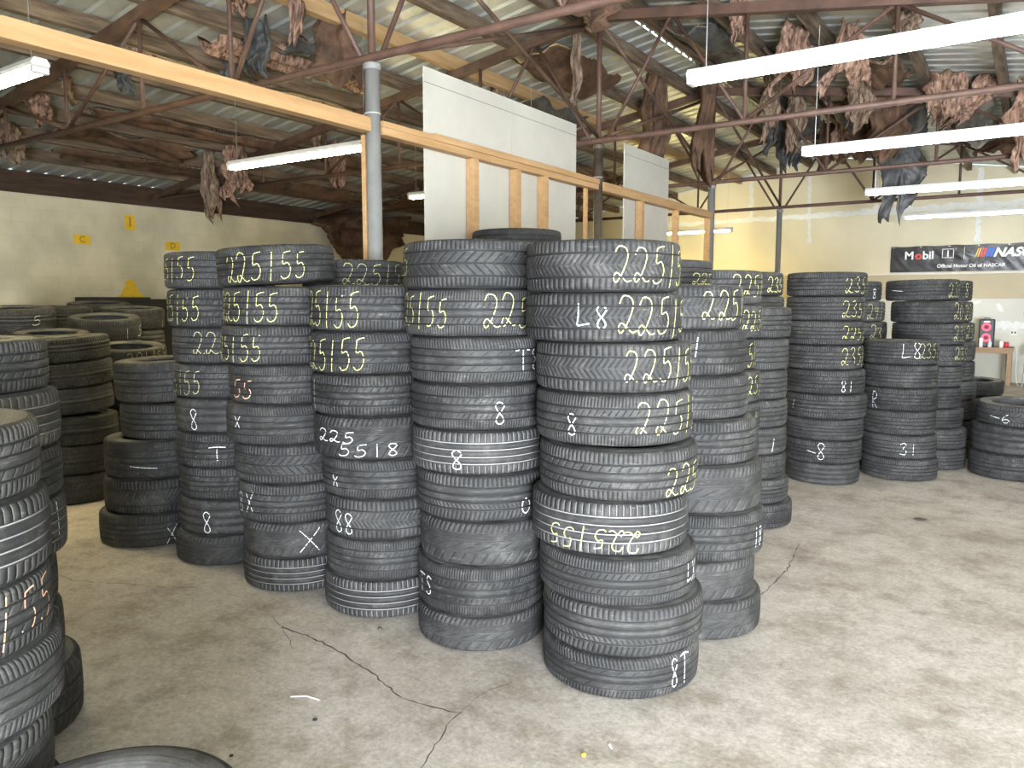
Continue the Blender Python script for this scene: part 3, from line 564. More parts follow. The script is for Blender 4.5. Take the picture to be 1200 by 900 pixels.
MB().box((XW - .2, YF - .2, 0), (XW, YB + .2, 3.30)).build('wall_left', M['block'])['kind'] = 'structure'
tag(MB().box((XW - .02, YF, 3.302), (XW + .05, YB - .002, 3.622)).build('trim_1', M['beam'], bevel=.004), 'dark eave beam along the top of the block wall', kind='structure')
def gable(y0, y1, name, m):
    xs = [XW - .2, XP, XR + .2]; b = MB(); zt = [deck_z(x) - .03 for x in xs]
    for y in (y0, y1):
        for x, z in zip(xs, zt): b.v += [(x, y, 0), (x, y, z)]
    b.f += [(0, 2, 3, 1), (2, 4, 5, 3), (6, 7, 9, 8), (8, 9, 11, 10), (1, 3, 9, 7), (3, 5, 11, 9), (0, 1, 7, 6), (4, 10, 11, 5), (0, 6, 8, 2), (2, 8, 10, 4)]
    o = b.build(name, m); o['kind'] = 'structure'; return o
wb = gable(YB, YB + .2, 'wall_back', M['back'])
DOOR_X0, DOOR_X1, DOOR_H = 1.6, 4.3, 2.1
b = MB().box((XW - .2, YF - .2, 0), (DOOR_X0, YF, 3.6)).box((DOOR_X1, YF - .2, 0), (XR + .2, YF, 3.6)).box((DOOR_X0, YF - .2, DOOR_H), (DOOR_X1, YF, 3.6))
xs = [XW - .2, XP, XR + .2]; k = len(b.v)
for y in (YF - .2, YF):
    for x in xs: b.v += [(x, y, 3.6), (x, y, max(3.601, deck_z(x) - .03))]
b.f += [tuple(k + i for i in f) for f in ((0, 2, 3, 1), (2, 4, 5, 3), (6, 7, 9, 8), (8, 9, 11, 10), (1, 3, 9, 7), (3, 5, 11, 9))]
b.build('wall_front', M['ceil_dark'])['kind'] = 'structure'
MB().box((XR, YF - .2, 0), (XR + .2, YB + .2, 3.55)).build('wall_right', M['block'])['kind'] = 'structure'
# corrugated deck, ribs run down the slope, narrow open slot along part of the ridge
def deck(side):
    b = MB(); pitch = .25; ys, hs = [], []
    y = YF - .3
    while y < YB + .3:
        for dy, h in ((0, 0), (.155, 0), (.175, .028), (.215, .028), (.235, 0)): ys.append(y + dy); hs.append(h)
        y += pitch
    x0 = XP + side * .015; x1 = (XW - .12) if side < 0 else (XR + .55)
    for th in (0, .004):
        rows = [[(x, yy, deck_z(x) + h + th) for yy, h in zip(ys, hs)] for x in (x0, (x0 + x1) / 2, x1)]
        b.grid(rows if (side < 0) ^ (th > 0) else rows[::-1])
    return b
o = deck(-1); d2 = deck(1); k = len(o.v); o.v += d2.v; o.f += [tuple(k + i for i in f) for f in d2.f]
ceil = o.build('ceiling', M['deck']); tag(ceil, 'corrugated galvanised roof deck', kind='structure')
cap = MB()
for y0, y1 in ((YF - .2, 8.55), (10.5, YB + .2)):
    cap.grid([[(XP + dx, yy, deck_z(XP + dx) + .034 + (.0 if dx else .02)) for dx in (-.2, 0, .2)] for yy in (y0, y1)])
cap.build('ridge_cap', M['deck'], ceil)
# back wall joint compound, ledge
def smear(p0, p1, w, seed):
    rnd = random.Random(seed); n = 40; A, B = [], []; yo = .002 + .0007 * seed
    hx = abs(p1[0] - p0[0]) > abs(p1[1] - p0[1])
    for i in range(n + 1):
        t = i / n; x = p0[0] + (p1[0] - p0[0]) * t; z = p0[1] + (p1[1] - p0[1]) * t
        a, c = w * rnd.uniform(.35, 1.1), w * rnd.uniform(.35, 1.1)
        if hx: A.append((x, YB - yo, z - a)); B.append((x, YB - yo, z + c))
        else: A.append((x - a, YB - yo, z)); B.append((x + c, YB - yo, z))
    MB().grid([A, B]).build('joint_compound', M['compound'], wb)
for i, (p, q, w) in enumerate((((-5.76, 4.7), (-5.74, 3.65), .07), ((-4.42, 4.6), (-4.38, 3.0), .05), ((-3.03, 4.75), (-3.0, 3.6), .06), ((-1.05, 4.4), (-1.03, 2.9), .07),
        ((-8.6, 3.60), (-3.2, 3.62), .07), ((-3.3, 3.62), (3.0, 3.64), .10), ((-7.7, 4.3), (-7.7, 3.6), .06), ((1.4, 4.2), (1.42, 2.9), .06), ((-.6, 1.62), (-.52, 1.45), .06), ((-1.05, 1.62), (-.9, 1.66), .05), ((-.75, 1.18), (.3, 1.15), .10))): smear(p, q, w, i + 3)
tag(MB().box((-4.6, YB - .05, 2.235), (XR - .01, YB - .001, 2.265)).build('trim_2', M['white_trim'], bevel=.003), 'white ledge below the banner', kind='structure')

# ------------------------------------------------------------------ purlins
ORD = ['first', 'second', 'third', 'fourth', 'fifth', 'sixth', 'seventh', 'eighth', 'ninth', 'tenth', 'eleventh', 'twelfth']
def purlin(x, side, k):
    z0 = chord_z(x) + .052; z1 = deck_z(x) - .004; b = MB(); w = .045; n = 14; rnd = random.Random(k * 7 + side)
    rows = []
    for i in range(n + 1):
        y = YF + .02 + (YB - YF - .04) * i / n; dx = rnd.uniform(-.012, .012)
        rows.append([(x - w + dx, y, z0), (x + w + dx, y, z0), (x + w + dx, y, z1 - (.0135 if side > 0 else 0)), (x - w + dx, y, z1 - (.0135 if side < 0 else 0)), (x - w + dx, y, z0)])
    b.grid(rows)
    new = (side, k) in ((-1, 2), (1, 5))
    o = b.build('roof_purlin', M['purlin_new'] if new else M['purlin'])
    tag(o, ('newer pale' if new else 'weathered brown') + f' wooden roof purlin, {ORD[k]} from the ridge on the {"left" if side < 0 else "right"} slope', 'purlin', 'roof purlins')
for k in range(10): purlin(XP - .36 - .81 * k, -1, k)
for k in range(8): purlin(XP + .36 + .81 * k, 1, k)

# ------------------------------------------------------------------ trusses and poles
def truss(y, dark, label):
    t = tag(empty('roof_truss', (XP, y, CHORD_B)), label, 'truss', 'steel roof trusses')
    ms, md = (M['steel_dark'], M['steel']) if dark else (M['steel'], M['steel'])
    loc = lambda dx, z: (dx, 0, z - CHORD_B)
    xl, xr = XW + .06 - XP, XR - .03 - XP
    MB().tube([loc(xl, CHORD_B), loc(xr, CHORD_B)], .030, 10).build('bottom_chord', md, t, True)
    for s, xe in ((-1, xl), (1, xr)):
        MB().bar(loc(s * .03, 4.72 - SL * .03), loc(xe, chord_z(XP + xe)), .10, .10).build('top_chord', M['steel_dark'] if s < 0 else M['steel'], t, bevel=.006)
        tz = lambda dx: chord_z(XP + dx) - .045
        for dx in (1.6, 2.92, 4.3, 5.65, 7.0):
            MB().tube([loc(s * dx, CHORD_B + .02), loc(s * dx, tz(s * dx))], .020, 8).build('web_post', ms, t, True)
        for b0, t0 in ((.1, .8), (1.6, .85), (1.6, 2.88), (4.3, 2.96), (4.3, 5.6), (7.0, 5.7), (7.0, 7.9)):
            MB().tube([loc(s * b0, CHORD_B + .01), loc(s * t0, tz(s * t0))], .019, 8).build('web_bar', ms, t, True)
    MB().tube([loc(0, CHORD_B + .03), loc(0, 4.66)], .028, 10).build('king_post', M['steel'], t, True)
for y, dk, lb in zip(POLE_Y, (False, False, False, False), ('nearest brown steel roof truss, resting on the big grey pole', 'second steel roof truss, resting on the dark oily pole', 'third steel roof truss, resting on the slim grey pole', 'farthest steel roof truss, before the banner wall')):
    truss(y, dk, lb)
def pole(y, r, mat, label, band=False):
    t = tag(empty('support_pole', (XP, y, 0)), label, 'pole')
    MB().tube([(0, 0, 0), (0, 0, CHORD_B - .09)], r, 24).build('shaft', mat, t, True)
    MB().lathe([(r + .004, 0), (r + .010, .012), (r + .010, .04), (.04, .055)], 24, (0, 0, CHORD_B - .09), True).build('cap', mat, t)
    if band: MB().lathe([(r + .002, 0), (r + .006, .004), (r + .002, .009)], 24, (0, 0, 3.02)).build('wire_band', M['wire'], t)
pole(POLE_Y[0], .055, M['pole_grey'], 'thick grey painted steel pole beside the wooden header', True)
pole(POLE_Y[1], .050, M['pole_dark'], 'dark oil-stained steel pole between the drywall boards', True)
pole(POLE_Y[2], .052, M['pole_grey'], 'slim grey steel pole at the far end of the partition')
pole(POLE_Y[3], .050, M['pole_grey'], 'farthest grey steel pole before the yellow wall')
for i, (y0, y1) in enumerate(zip(POLE_Y, POLE_Y[1:])):
    t = tag(empty('cross_brace', (XP, y0, CHORD_B)), ('pair of crossed brace rods between the thick grey and the dark pole', 'pair of crossed brace rods between the dark and the slim grey pole', 'pair of crossed brace rods between the two farthest poles')[i], 'brace', 'ridge cross braces')
    MB().tube([(-.022, .06, .03), (-.022, y1 - y0 - .06, 1.2)], .020, 8).build('brace_rod', M['steel_dark'], t, True)
    MB().tube([(.022, .06, 1.2), (.022, y1 - y0 - .06, .03)], .020, 8).build('brace_rod', M['steel_dark'], t, True)

# ------------------------------------------------------------------ partition
def lum(lo, hi, name, label, cat, group=None, mat='lumber'): return tag(MB().box(lo, hi).build(name, M[mat], bevel=.003), label, cat, group)
HZ0, HZ1 = 2.885, 2.985
lum((XP - .045, YF + .01, HZ0), (XP + .045, 4.135, HZ1), 'header_plate', 'long new pine header plate running to the thick grey pole', 'beam')
lum((XP - .045, 4.26, HZ0), (XP + .045, 5.60, HZ0 + .055), 'header_plate', 'lower pine plate just past the thick grey pole', 'beam')
lum((XP - .045, 5.605, HZ0), (XP + .045, 7.635, HZ0 + .055), 'header_plate', 'lower pine plate reaching the dark pole', 'beam')
lum((XP - .045, 4.26, HZ0 + .056), (XP + .045, 4.84, HZ1), 'header_plate', 'short upper pine plate just past the thick grey pole', 'beam')
lum((XP - .045, 4.845, HZ0 + .056), (XP + .055, 7.635, HZ1 + .01), 'header_plate', 'upper pine plate along the wide pair of drywall boards', 'beam')
lum((XP - .045, 7.765, HZ0), (XP + .045, 11.24, HZ1), 'header_plate', 'pine header plate between the dark pole and the slim pole', 'beam')
STUDS = ((4.195, 'pine stud beside the thick grey pole'), (5.40, 'pine stud, first on the wide pair of drywall boards'), (6.06, 'pine stud over the seam of the wide drywall boards'), (6.55, 'pine stud, third on the wide pair of drywall boards'), (7.46, 'pine stud against the dark oily pole'), (8.80, 'pine stud on the narrow drywall board'), (9.93, 'pine stud standing free before the yellow wall'), (11.16, 'pine stud beside the slim grey pole'))
for i, (y, lb) in enumerate(STUDS):
    top = HZ0 - .001
    hw = .019 if i in (4, 6, 7) else .035
    if i == 0: hw = .02
    x0, x1 = (XP - .102, XP - .066) if i == 0 else (XP - .044, XP - .004) if i == 4 else (XP - .044, XP + .044)
    lum((x0, y - hw, 0), (x1, y + hw, top), 'wall_stud', lb, 'stud', 'partition studs')
BX = XP - .062
def board(y0, y1, label, ztop=3.52):
    t = tag(empty('drywall_board', (BX, (y0 + y1) / 2, 0)), label, 'drywall board', 'grey drywall boards'); h = (y1 - y0) / 2
    MB().box((-.0075, -h, 0), (.0075, h, ztop)).build('sheet', M['board'], t)
    MB().box((-.0082, -h, ztop), (.0082, h, ztop + .004)).build('paper_edge', M['board_edge'], t)
    MB().box((.0076, -h, ztop - .115), (.0082, h, ztop - .111)).build('crease', M['crack'], t)
board(4.84, 6.075, 'grey drywall board nearest the thick pole, left of the seam'); board(6.083, 7.30, 'grey drywall board ending at the dark pole'); board(8.47, 9.80, 'grey drywall board beyond the dark pole')

# ------------------------------------------------------------------ strip lights
def strip(x, y, z, length, tube, label):
    t = tag(empty('strip_light', (x, y, z)), label, 'strip light', 'hanging fluorescent strip lights')
    h = length / 2
    b = MB(); prof = [(-.055, .0), (-.062, .02), (-.04, .055), (.04, .055), (.062, .02), (.055, .0)]
    b.grid([[(xx, p, q) for p, q in prof + prof[:1]] for xx in (-h, h)]); b.f += [tuple(range(6))[::-1], tuple(range(7, 13))]
    b.build('housing', M['housing'], t)
    for s in (-1, 1):
        MB().tube([(-h + .04, s * .032, -.022), (h - .04, s * .032, -.022)], .0185, 10).build('tube', tube, t, True)
        MB().box((s * (h - .02) - .02, -.055, -.045), (s * (h - .02) + .02, .055, -.001)).build('end_cap', M['housing'], t, bevel=.006)
    for s in (-1, 1):
        xx = s * (h - .12); zt = chord_z(x + xx) + .06 - z
        MB().tube([(xx, 0, .056), (xx, 0, zt)], .0035, 5).build('chain', M['chain'], t)
LZ = 3.22
for y, l in ((5.32, 'nearest bright strip light hanging over the foremost stack side'), (8.53, 'second bright strip light beyond the nearest one on the banner side'), (12.19, 'third bright strip light on the banner side'), (16.1, 'farthest strip light, just above the banner')): strip(-.84, y, LZ, 2.5, M['tube_r'], l)
for y, l in ((2.63, 'strip light at the left picture edge under the header'), (5.73, 'strip light left of the thick grey pole'), (8.83, 'strip light half hidden by the drywall board'), (16.8, 'strip light glowing before the yellow wall')): strip(-6.66, y, LZ, 2.26, M['tube_f'] if y > 12 else M['tube_l'], l)
# ------------------------------------------------------------------ tires
R0, W0 = .35, .22
def crown(t):
    a = abs(t)
    if a <= .40: return R0 - .004 * (a / .40) ** 2
    return float(np.interp(a, (.40, .43, .455, .47, .482), (R0 - .004, R0 - .0065, R0 - .0115, R0 - .0175, R0 - .027)))
# variant: groove centres (fraction of width) with half width, pitches around, then bands (t0, t1, every k-th pitch, offset at t0, offset at t1, depth)
VARIANTS = {
 0: (((-.235, .018), (-.08, .018), (.08, .018), (.235, .018)), 108, ((-.455, -.27, 1, 0, 0, 1), (.27, .455, 1, 0, 0, 1), (-.22, -.10, 2, 0, .8, .5), (.10, .22, 2, 0, .8, .5))),
 1: (((-.225, .018), (.225, .018)), 82, ((-.455, -.25, 1, 0, .1, .8), (.25, .455, 1, .1, 0, .8), (-.20, -.02, 1, 1.1, 0, .3), (.02, .20, 1, 0, 1.1, .3))),
 2: (((-.24, .016), (-.085, .016), (.075, .016), (.24, .016)), 150, ((-.46, -.27, 1, 0, .2, 1), (.27, .46, 1, 0, .2, 1), (-.22, -.11, 2, 0, 1.2, .7), (.10, .21, 2, 0, 1.2, .7))),
 3: (((-.25, .014), (0, .016), (.25, .014)), 96, ((-.455, -.28, 1, 0, 0, .9), (.28, .455, 1, 0, 0, .9), (-.23, -.02, 2, 2.2, 0, .9), (.02, .23, 2, 0, 2.2, .9))),
 4: (((-.22, .018), (-.07, .020), (.085, .020), (.25, .014)), 92, ((-.455, -.25, 1, 0, .6, 1), (.28, .455, 1, 0, 0, 1), (-.195, -.1, 1, .6, 0, .6))),
 5: (((-.15, .010), (.10, .012), (.26, .010)), 76, ((-.455, -.18, 2, 0, 1.5, .6), (.13, .25, 1, 0, 2.4, .5), (.28, .455, 1, 0, .5, .8), (-.12, .06, 3, 0, 3.2, .5))),
 6: (((-.17, .022), (.17, .022)), 54, ((-.47, -.20, 1, 0, .1, 1), (.20, .47, 1, .1, 0, 1), (-.14, .0, 1, .5, .9, 1), (.0, .14, 1, .9, .5, 1))),
 7: (((-.235, .012), (-.08, .012), (.08, .012), (.235, .012)), 76, ((-.455, -.26, 1, 0, 0, .8), (.26, .455, 1, 0, 0, .8))),
 8: (((-.235, .014), (-.085, .016), (.085, .016), (.235, .014)), 130, ((-.46, -.26, 1, 0, .6, .8), (.26, .46, 1, .6, 0, .8), (-.21, -.11, 4, 0, 2.0, .5), (.11, .21, 4, 0, 2.0, .5))),
 9: (((-.22, .008), (.0, .008), (.22, .008)), 64, ((-.46, -.40, 2, 0, 0, .5), (.40, .46, 2, 0, 0, .5))),
}
TREAD, LATE = {}, {}
def tread_mesh(v):
    grooves, N, bands = VARIANTS[v]
    rings = {}                                            # t -> is groove bottom
    def add(t, g): rings.setdefault(round(t, 4), g)
    for c, h in grooves:
        add(c - h, 0); add(c - h + .004, 1); add(c + h - .004, 1); add(c + h, 0)
    for t in (-.482, -.477, -.47, -.462, -.45, -.435, -.41, .41, .435, .45, .462, .47, .477, .482): add(t, 0)
    for b in bands:
        for i in range(5): 
            t = b[0] + (b[1] - b[0]) * i / 4
            if all(abs(t - r) > .003 for r in rings): add(t, 0)
        for t in (b[0] + .003, b[1] - .003):
            if all(abs(t - r) > .0012 for r in rings): add(t, 0)
    ts = sorted(rings); cols = (0, .04, .12, .16, .58); nc = len(cols); n = N * nc
    base = np.concatenate([(np.arange(N)[:, None] + np.array(cols)[None, :]).ravel()]) * (2 * math.pi / N)
    flag = np.tile(np.array([0, 1, 1, 0, 0]), N); pit = np.repeat(np.arange(N), nc)
    V = np.zeros((len(ts), n, 3)); G = np.zeros((len(ts), n))
    for i, t in enumerate(ts):
        r = np.full(n, crown(t)); off = 0.0; g = np.zeros(n)
        if rings[t]: r -= .0065; g += 1
        for b in bands:
            if b[0] - 1e-6 <= t <= b[1] + 1e-6:
                off = b[3] + (b[4] - b[3]) * (t - b[0]) / (b[1] - b[0])
                if b[0] + .001 < t < b[1] - .001 and not rings[t]:
                    f = flag * (pit % b[2] == 0) * b[5]; r -= .0058 * f; g = np.maximum(g, f * .75)
        a = base + off * 2 * math.pi / N
        V[i, :, 0] = r * np.cos(a); V[i, :, 1] = r * np.sin(a); V[i, :, 2] = (t + .5) * W0; G[i] = g
    me = bpy.data.meshes.new(f'tread_{v}'); m = len(ts)
    idx = np.arange(m * n).reshape(m, n); nx = np.roll(idx, -1, axis=1)
    F = np.stack([idx[:-1], nx[:-1], nx[1:], idx[1:]], axis=-1).reshape(-1, 4)
    me.vertices.add(m * n); me.vertices.foreach_set('co', V.ravel())
    me.loops.add(F.size); me.loops.foreach_set('vertex_index', F.ravel())
    me.polygons.add(len(F)); me.polygons.foreach_set('loop_start', np.arange(0, F.size, 4)); me.polygons.foreach_set('loop_total', np.full(len(F), 4))
    at = me.attributes.new('groove', 'FLOAT', 'POINT'); at.data.foreach_set('value', np.clip(G.ravel() * 1.1, 0, 1))
    me.update(); me.validate(); me.materials.append(M['tread'])
    return me
for v in VARIANTS: TREAD[v] = tread_mesh(v)
def sidewall_mesh(s):
    """half of the tire body: shoulder, bulge, rings, bead and the liner inside"""
    prof = [(R0 - .0275, .482), (.312, .490), (.294, .498), (.284, .4995), (.281, .4975), (.279, .4995), (.272, .499), (.262, .494), (.259, .489), (.256, .491), (.250, .483), (.244, .468),
            (.241, .468), (.236, .452), (.231, .43), (.2286, .405), (.232, .385), (.240, .40), (.265, .445), (.292, .452), (.315, .43), (.330, .38), (.336, .25), (.338, 0)]
    b = MB().lathe([(r, (.5 + s * t) * W0) for r, t in prof], 72)
    if s > 0: b.f = [f[::-1] for f in b.f]
    me = b.mesh('sidewall'); me.materials.append(M['side']); me.polygons.foreach_set('use_smooth', np.ones(len(me.polygons), dtype=bool)); return me
SIDE = (sidewall_mesh(-1), sidewall_mesh(1))
GLYPH = {
 '2': [[(.05, .80), (.25, 1), (.6, .97), (.75, .78), (.62, .48), (.35, .15), (.12, 0), (0, .13), (.15, .27), (.42, .16), (.7, .02), (.95, .05)]],
 '5': [[(.35, .93), (.28, .55), (.62, .58), (.80, .35), (.62, .08), (.25, .0), (.05, .1)], [(.35, .93), (.62, .98), (.88, 1)]],
 '/': [[(.35, -.12), (.5, .5), (.62, 1.05)]], '1': [[(.5, 0), (.5, .5), (.5, 1)]], '-': [[(0, .6), (.5, .5), (1, .42)]],
 '8': [[(.75, .9), (.45, 1), (.2, .85), (.35, .6), (.65, .35), (.75, .12), (.5, 0), (.25, .1), (.3, .32), (.6, .6), (.8, .82)]],
 'X': [[(.1, 0), (.5, .5), (.9, 1)], [(.1, .95), (.5, .5), (.85, .02)]], 'T': [[(0, .95), (.5, 1), (1, .96)], [(.5, 1), (.48, .5), (.5, 0)]],
 'L': [[(.2, 1), (.2, .5), (.15, .14), (.5, .16), (.85, .2)]], '3': [[(.1, .88), (.5, 1), (.72, .8), (.4, .55), (.75, .32), (.6, .03), (.1, .08)]],
 '9': [[(.8, .8), (.5, 1), (.2, .78), (.45, .55), (.78, .8), (.7, .4), (.5, 0)]], '0': [[(.5, 1), (.2, .75), (.2, .25), (.5, 0), (.8, .25), (.8, .75), (.5, 1)]],
 '6': [[(.7, 1), (.3, .6), (.2, .2), (.5, 0), (.8, .2), (.6, .42), (.25, .3)]], 'R': [[(.2, 0), (.2, 1), (.7, .9), (.6, .6), (.2, .5), (.5, .25), (.8, 0)]],
 'S': [[(.8, .9), (.4, 1), (.2, .75), (.6, .45), (.7, .15), (.4, 0), (.1, .1)]], ' ': [],
}
def spline(p, n=7):
    out = []
    for i in range(len(p) - 1):
        a, b, c, d = p[max(i - 1, 0)], p[i], p[i + 1], p[min(i + 2, len(p) - 1)]
        for k in range(n):
            t = k / n; out.append(tuple(.5 * (2 * b[j] + (c[j] - a[j]) * t + (2 * a[j] - 5 * b[j] + 4 * c[j] - d[j]) * t * t + (3 * b[j] - a[j] - 3 * c[j] + d[j]) * t ** 3) for j in (0, 1)))
    return out + [p[-1]]
def chalk(v, marks, rotz, sx, sz, seed):
    """writing on the curved tread, broken where the grooves run"""
    rnd = random.Random(seed); b = MB(); grooves = VARIANTS[v][0]
    for text, a0, lo, hi, adv, col, rot in marks:
        a = a0 - rotz; H_ = (hi - lo) * W0; n = len(text)
        for ci, ch in enumerate(text):
            jx, jz, js = rnd.uniform(-.05, .05), rnd.uniform(-.05, .05), rnd.uniform(.9, 1.05)
            for st in GLYPH[ch]:
                pts = spline(st, 12); Q = []
                for x, y in pts:
                    u = (ci + .03 + .93 * x * js + jx); w = y * js + jz
                    if rot: u, w = n - u, 1 - w
                    Q.append((a + u * adv, (lo * W0) + w * H_))
                hw = (.0020 if len(text) > 3 else .0024)
                for (p, q) in zip(Q, Q[1:]):
                    tm = ((p[1] + q[1]) / 2) / W0 - .5
                    if any(abs(tm - c) < h + .004 for c, h in grooves) or rnd.random() < .09: continue
                    if abs(tm) > .44: continue
                    dx, dz = (q[0] - p[0]) * R0 * sx, (q[1] - p[1]) * sz; l = math.hypot(dx, dz) or 1e-6
                    k = len(b.v); ww = hw * rnd.uniform(.7, 1.15)
                    ex, ez = dx / l * .001, dz / l * .001
                    for (ang, z), s, e in ((p, 1, -1), (p, -1, -1), (q, -1, 1), (q, 1, 1)):
                        oa = (-dz / l * ww * s + ex * e) / (R0 * sx); oz = (dx / l * ww * s + ez * e) / sz
                        zz = z + oz; r = crown(zz / W0 - .5) + .0012
                        b.v.append((r * math.cos(ang + oa), r * math.sin(ang + oa), zz))
                    b.f.append((k, k + 1, k + 2, k + 3))
    return b
CH = {'y': 'chalk_y', 'w': 'chalk_w', 'o': 'chalk_o', 'f': 'chalk_f'}
CN = {'y': 'yellow', 'w': 'white', 'o': 'orange', 'f': 'faded yellow'}
def group_name(s): return 'tires of ' + STACK_NAMES[s]
proto = {}
def parts_for(v):
    tr = bpy.data.objects.new('tread', TREAD[v]); tr.material_slots[0].link = 'OBJECT'
    tr.material_slots[0].material = {7: M['tread_dusty'], 5: M['tread_mud']}.get(v, M['tread'])
    return [tr, bpy.data.objects.new('sidewall', SIDE[0]), bpy.data.objects.new('sidewall', SIDE[1])]
for ti, (st, x, y, R, z0, z1, v, tx, ty, label, marks) in enumerate(TIRES):
    sx, sz = R / R0, (z1 - z0 - .0012) / W0
    rz = random.uniform(0, 6.28)
    root = empty('used_tire', (x, y, z0 + .0006))
    root.rotation_euler = (Matrix.Rotation(math.atan2(-x, y), 3, 'Z') @ Matrix.Rotation(math.radians(ty), 3, 'Y') @ Matrix.Rotation(math.radians(tx), 3, 'X') @ Matrix.Rotation(rz - math.atan2(-x, y), 3, 'Z')).to_euler()
    if tx or ty:
        up = .84 * R * math.sin(math.radians(math.hypot(tx, ty)))
        root.location.z += up
        if abs(tx) + abs(ty) < 2.6: sz -= 2.1 * up / W0      # slightly skewed inside a stack
    root.scale = (sx, sx, sz)
    tag(root, label, 'tire', group_name(st))
    if v not in proto:
        proto[v] = parts_for(v); new = proto[v]
    else: new = [p.copy() for p in proto[v]]
    for p in new: COL.objects.link(p); p.parent = root
    by = {}
    for mk in marks: by.setdefault(mk[5], []).append(mk)
    for c, ms in by.items():
        for q_ in ms:
            b = chalk(v, [q_], rz, sx, sz, ti)
            if not b.f: continue
            o = b.build('chalk_writing', M[CH[c]], root); o['label'] = CN[c] + ' chalk writing'

# ------------------------------------------------------------------ insulation
def wob(seed):
    r = random.Random(seed); K = [(r.uniform(2, 9), r.uniform(2, 9), r.uniform(0, 6.28), r.uniform(.3, 1)) for _ in range(7)]
    return lambda u, w: sum(a * math.sin(f * u + g * w + p) for f, g, p, a in K) / 3.2
def soft(rnd, k, amp):
    """smoothly varying ragged offset along an edge"""
    c = [rnd.uniform(-amp, amp) for _ in range(k + 4)]
    def f(t):
        x = t * k; i = int(x); u = x - i; u = u * u * (3 - 2 * u); return c[i] * (1 - u) + c[i + 1] * u
    return f
def fibre_sheet(name, P, n, m, th, seed, mats, face=None, rag=.06, pleat=.03):
    """closed thick ragged pleated sheet from P(u, w) -> (point, normal); mats the fibre, face a second material on the far side"""
    f, g, h = wob(seed), wob(seed + 99), wob(seed + 7); rnd = random.Random(seed); b = MB()
    e0, e1, s0, s1 = soft(rnd, 4, rag), soft(rnd, 7, rag), soft(rnd, 6, rag), soft(rnd, 6, rag); fine = [rnd.uniform(-.3, .3) * rag for _ in range(60)]
    ph = [rnd.uniform(0, 6.28) for _ in range(3)]; k1, k2 = rnd.uniform(7, 11), rnd.uniform(17, 25)
    rows = [[], []]
    for s in (0, 1):
        for i in range(n + 1):
            row = []
            for j in range(m + 1):
                u, w = i / n, j / m
                uu = u + (e1(w) * 1.5 + fine[j]) * u * u + e0(w) * .5 * (1 - u) ** 2
                ww = w + (s0(u) + fine[i] * .6) * (1 - w) ** 2 + (s1(u) + fine[i + 20] * .6) * w * w
                p, nn = P(uu, ww); p, nn = Vector(p), Vector(nn)
                d = f(u * 2, w * 2) * .045 + pleat * (math.sin(k1 * w + ph[0] + 1.3 * math.sin(u * 3 + ph[1])) + .5 * math.sin(k2 * w + ph[2] + 2 * u))
                tk = th * (.5 + .6 * abs(h(u * 3 + 1, w * 3))) * (0.12 if i in (0, n) or j in (0, m) else 1)
                row.append(p + nn * (d + (tk if s else -tk * .3) + g(u * 7, w * 9) * .014))
            rows[s].append(row)
    b.grid(rows[0]); nf = len(b.f); b.grid([r[::-1] for r in rows[1]])
    k = (n + 1) * (m + 1); A = lambda i, j: i * (m + 1) + j; B_ = lambda i, j: k + i * (m + 1) + (m - j)
    for i in range(n):
        for j in (0, m): b.f.append((A(i, j), A(i + 1, j), B_(i + 1, j), B_(i, j)) if j == 0 else (A(i + 1, j), A(i, j), B_(i, j), B_(i + 1, j)))
    for j in range(m):
        for i in (0, n): b.f.append((A(i, j + 1), A(i, j), B_(i, j), B_(i, j + 1)) if i == 0 else (A(i, j), A(i, j + 1), B_(i, j + 1), B_(i, j)))
    me = b.mesh(name); me.materials.append(M[mats])
    if face:
        me.materials.append(M[face])
        mi = np.zeros(len(me.polygons), dtype=np.int32); mi[:nf] = 1; me.polygons.foreach_set('material_index', mi)
    return link(name, me, (), None, True)
_ins = [0]
def hang(x, y, L, w, label, mat='pink', ang=0.0, face=None, z=None, taper=.35, th=.07, lean=.1):
    """torn strip hanging from the deck at x, y"""
    _ins[0] += 1; s = _ins[0] * 13; z = (deck_z(x) - .05) if z is None else z; ca, sa = math.cos(ang), math.sin(ang); q = wob(s + 5)
    def P(u, wv):
        k = (wv - .5) * w * (1 - taper * u) * (.62 + .38 * math.sin(min(u * 2.6, 1.57))) + q(u * 2, 0) * .06 * u
        o = lean * u * u + q(u * 3, wv) * .03
        return (x + ca * k - sa * o, y + sa * k + ca * o, z - u * L), (-sa, ca, 0)
    o = fibre_sheet('hanging_insulation', P, 30, 18, th, s, mat, face, .14, .10 * w if th > .03 else .012)
    tag(o, label, 'insulation', 'torn roof insulation')
def sag(x0, x1, y0, y1, depth, label, mat='pale', face='kraft', th=.06, tilt=0.0):
    """batt sagging between purlins below the deck"""
    _ins[0] += 1; s = _ins[0] * 13
    def P(u, w):
        x = x0 + (x1 - x0) * w; y = y0 + (y1 - y0) * u
        d = depth * (4 * w * (1 - w)) * (.55 + .45 * math.sin(u * 5 + s)) + tilt * u
        return (x, y, deck_z(x) - .17 - d), (0, 0, 1)
    o = fibre_sheet('sagging_insulation', P, 30, 14, th, s, mat, face, .06, .012)
    tag(o, label, 'insulation', 'torn roof insulation')
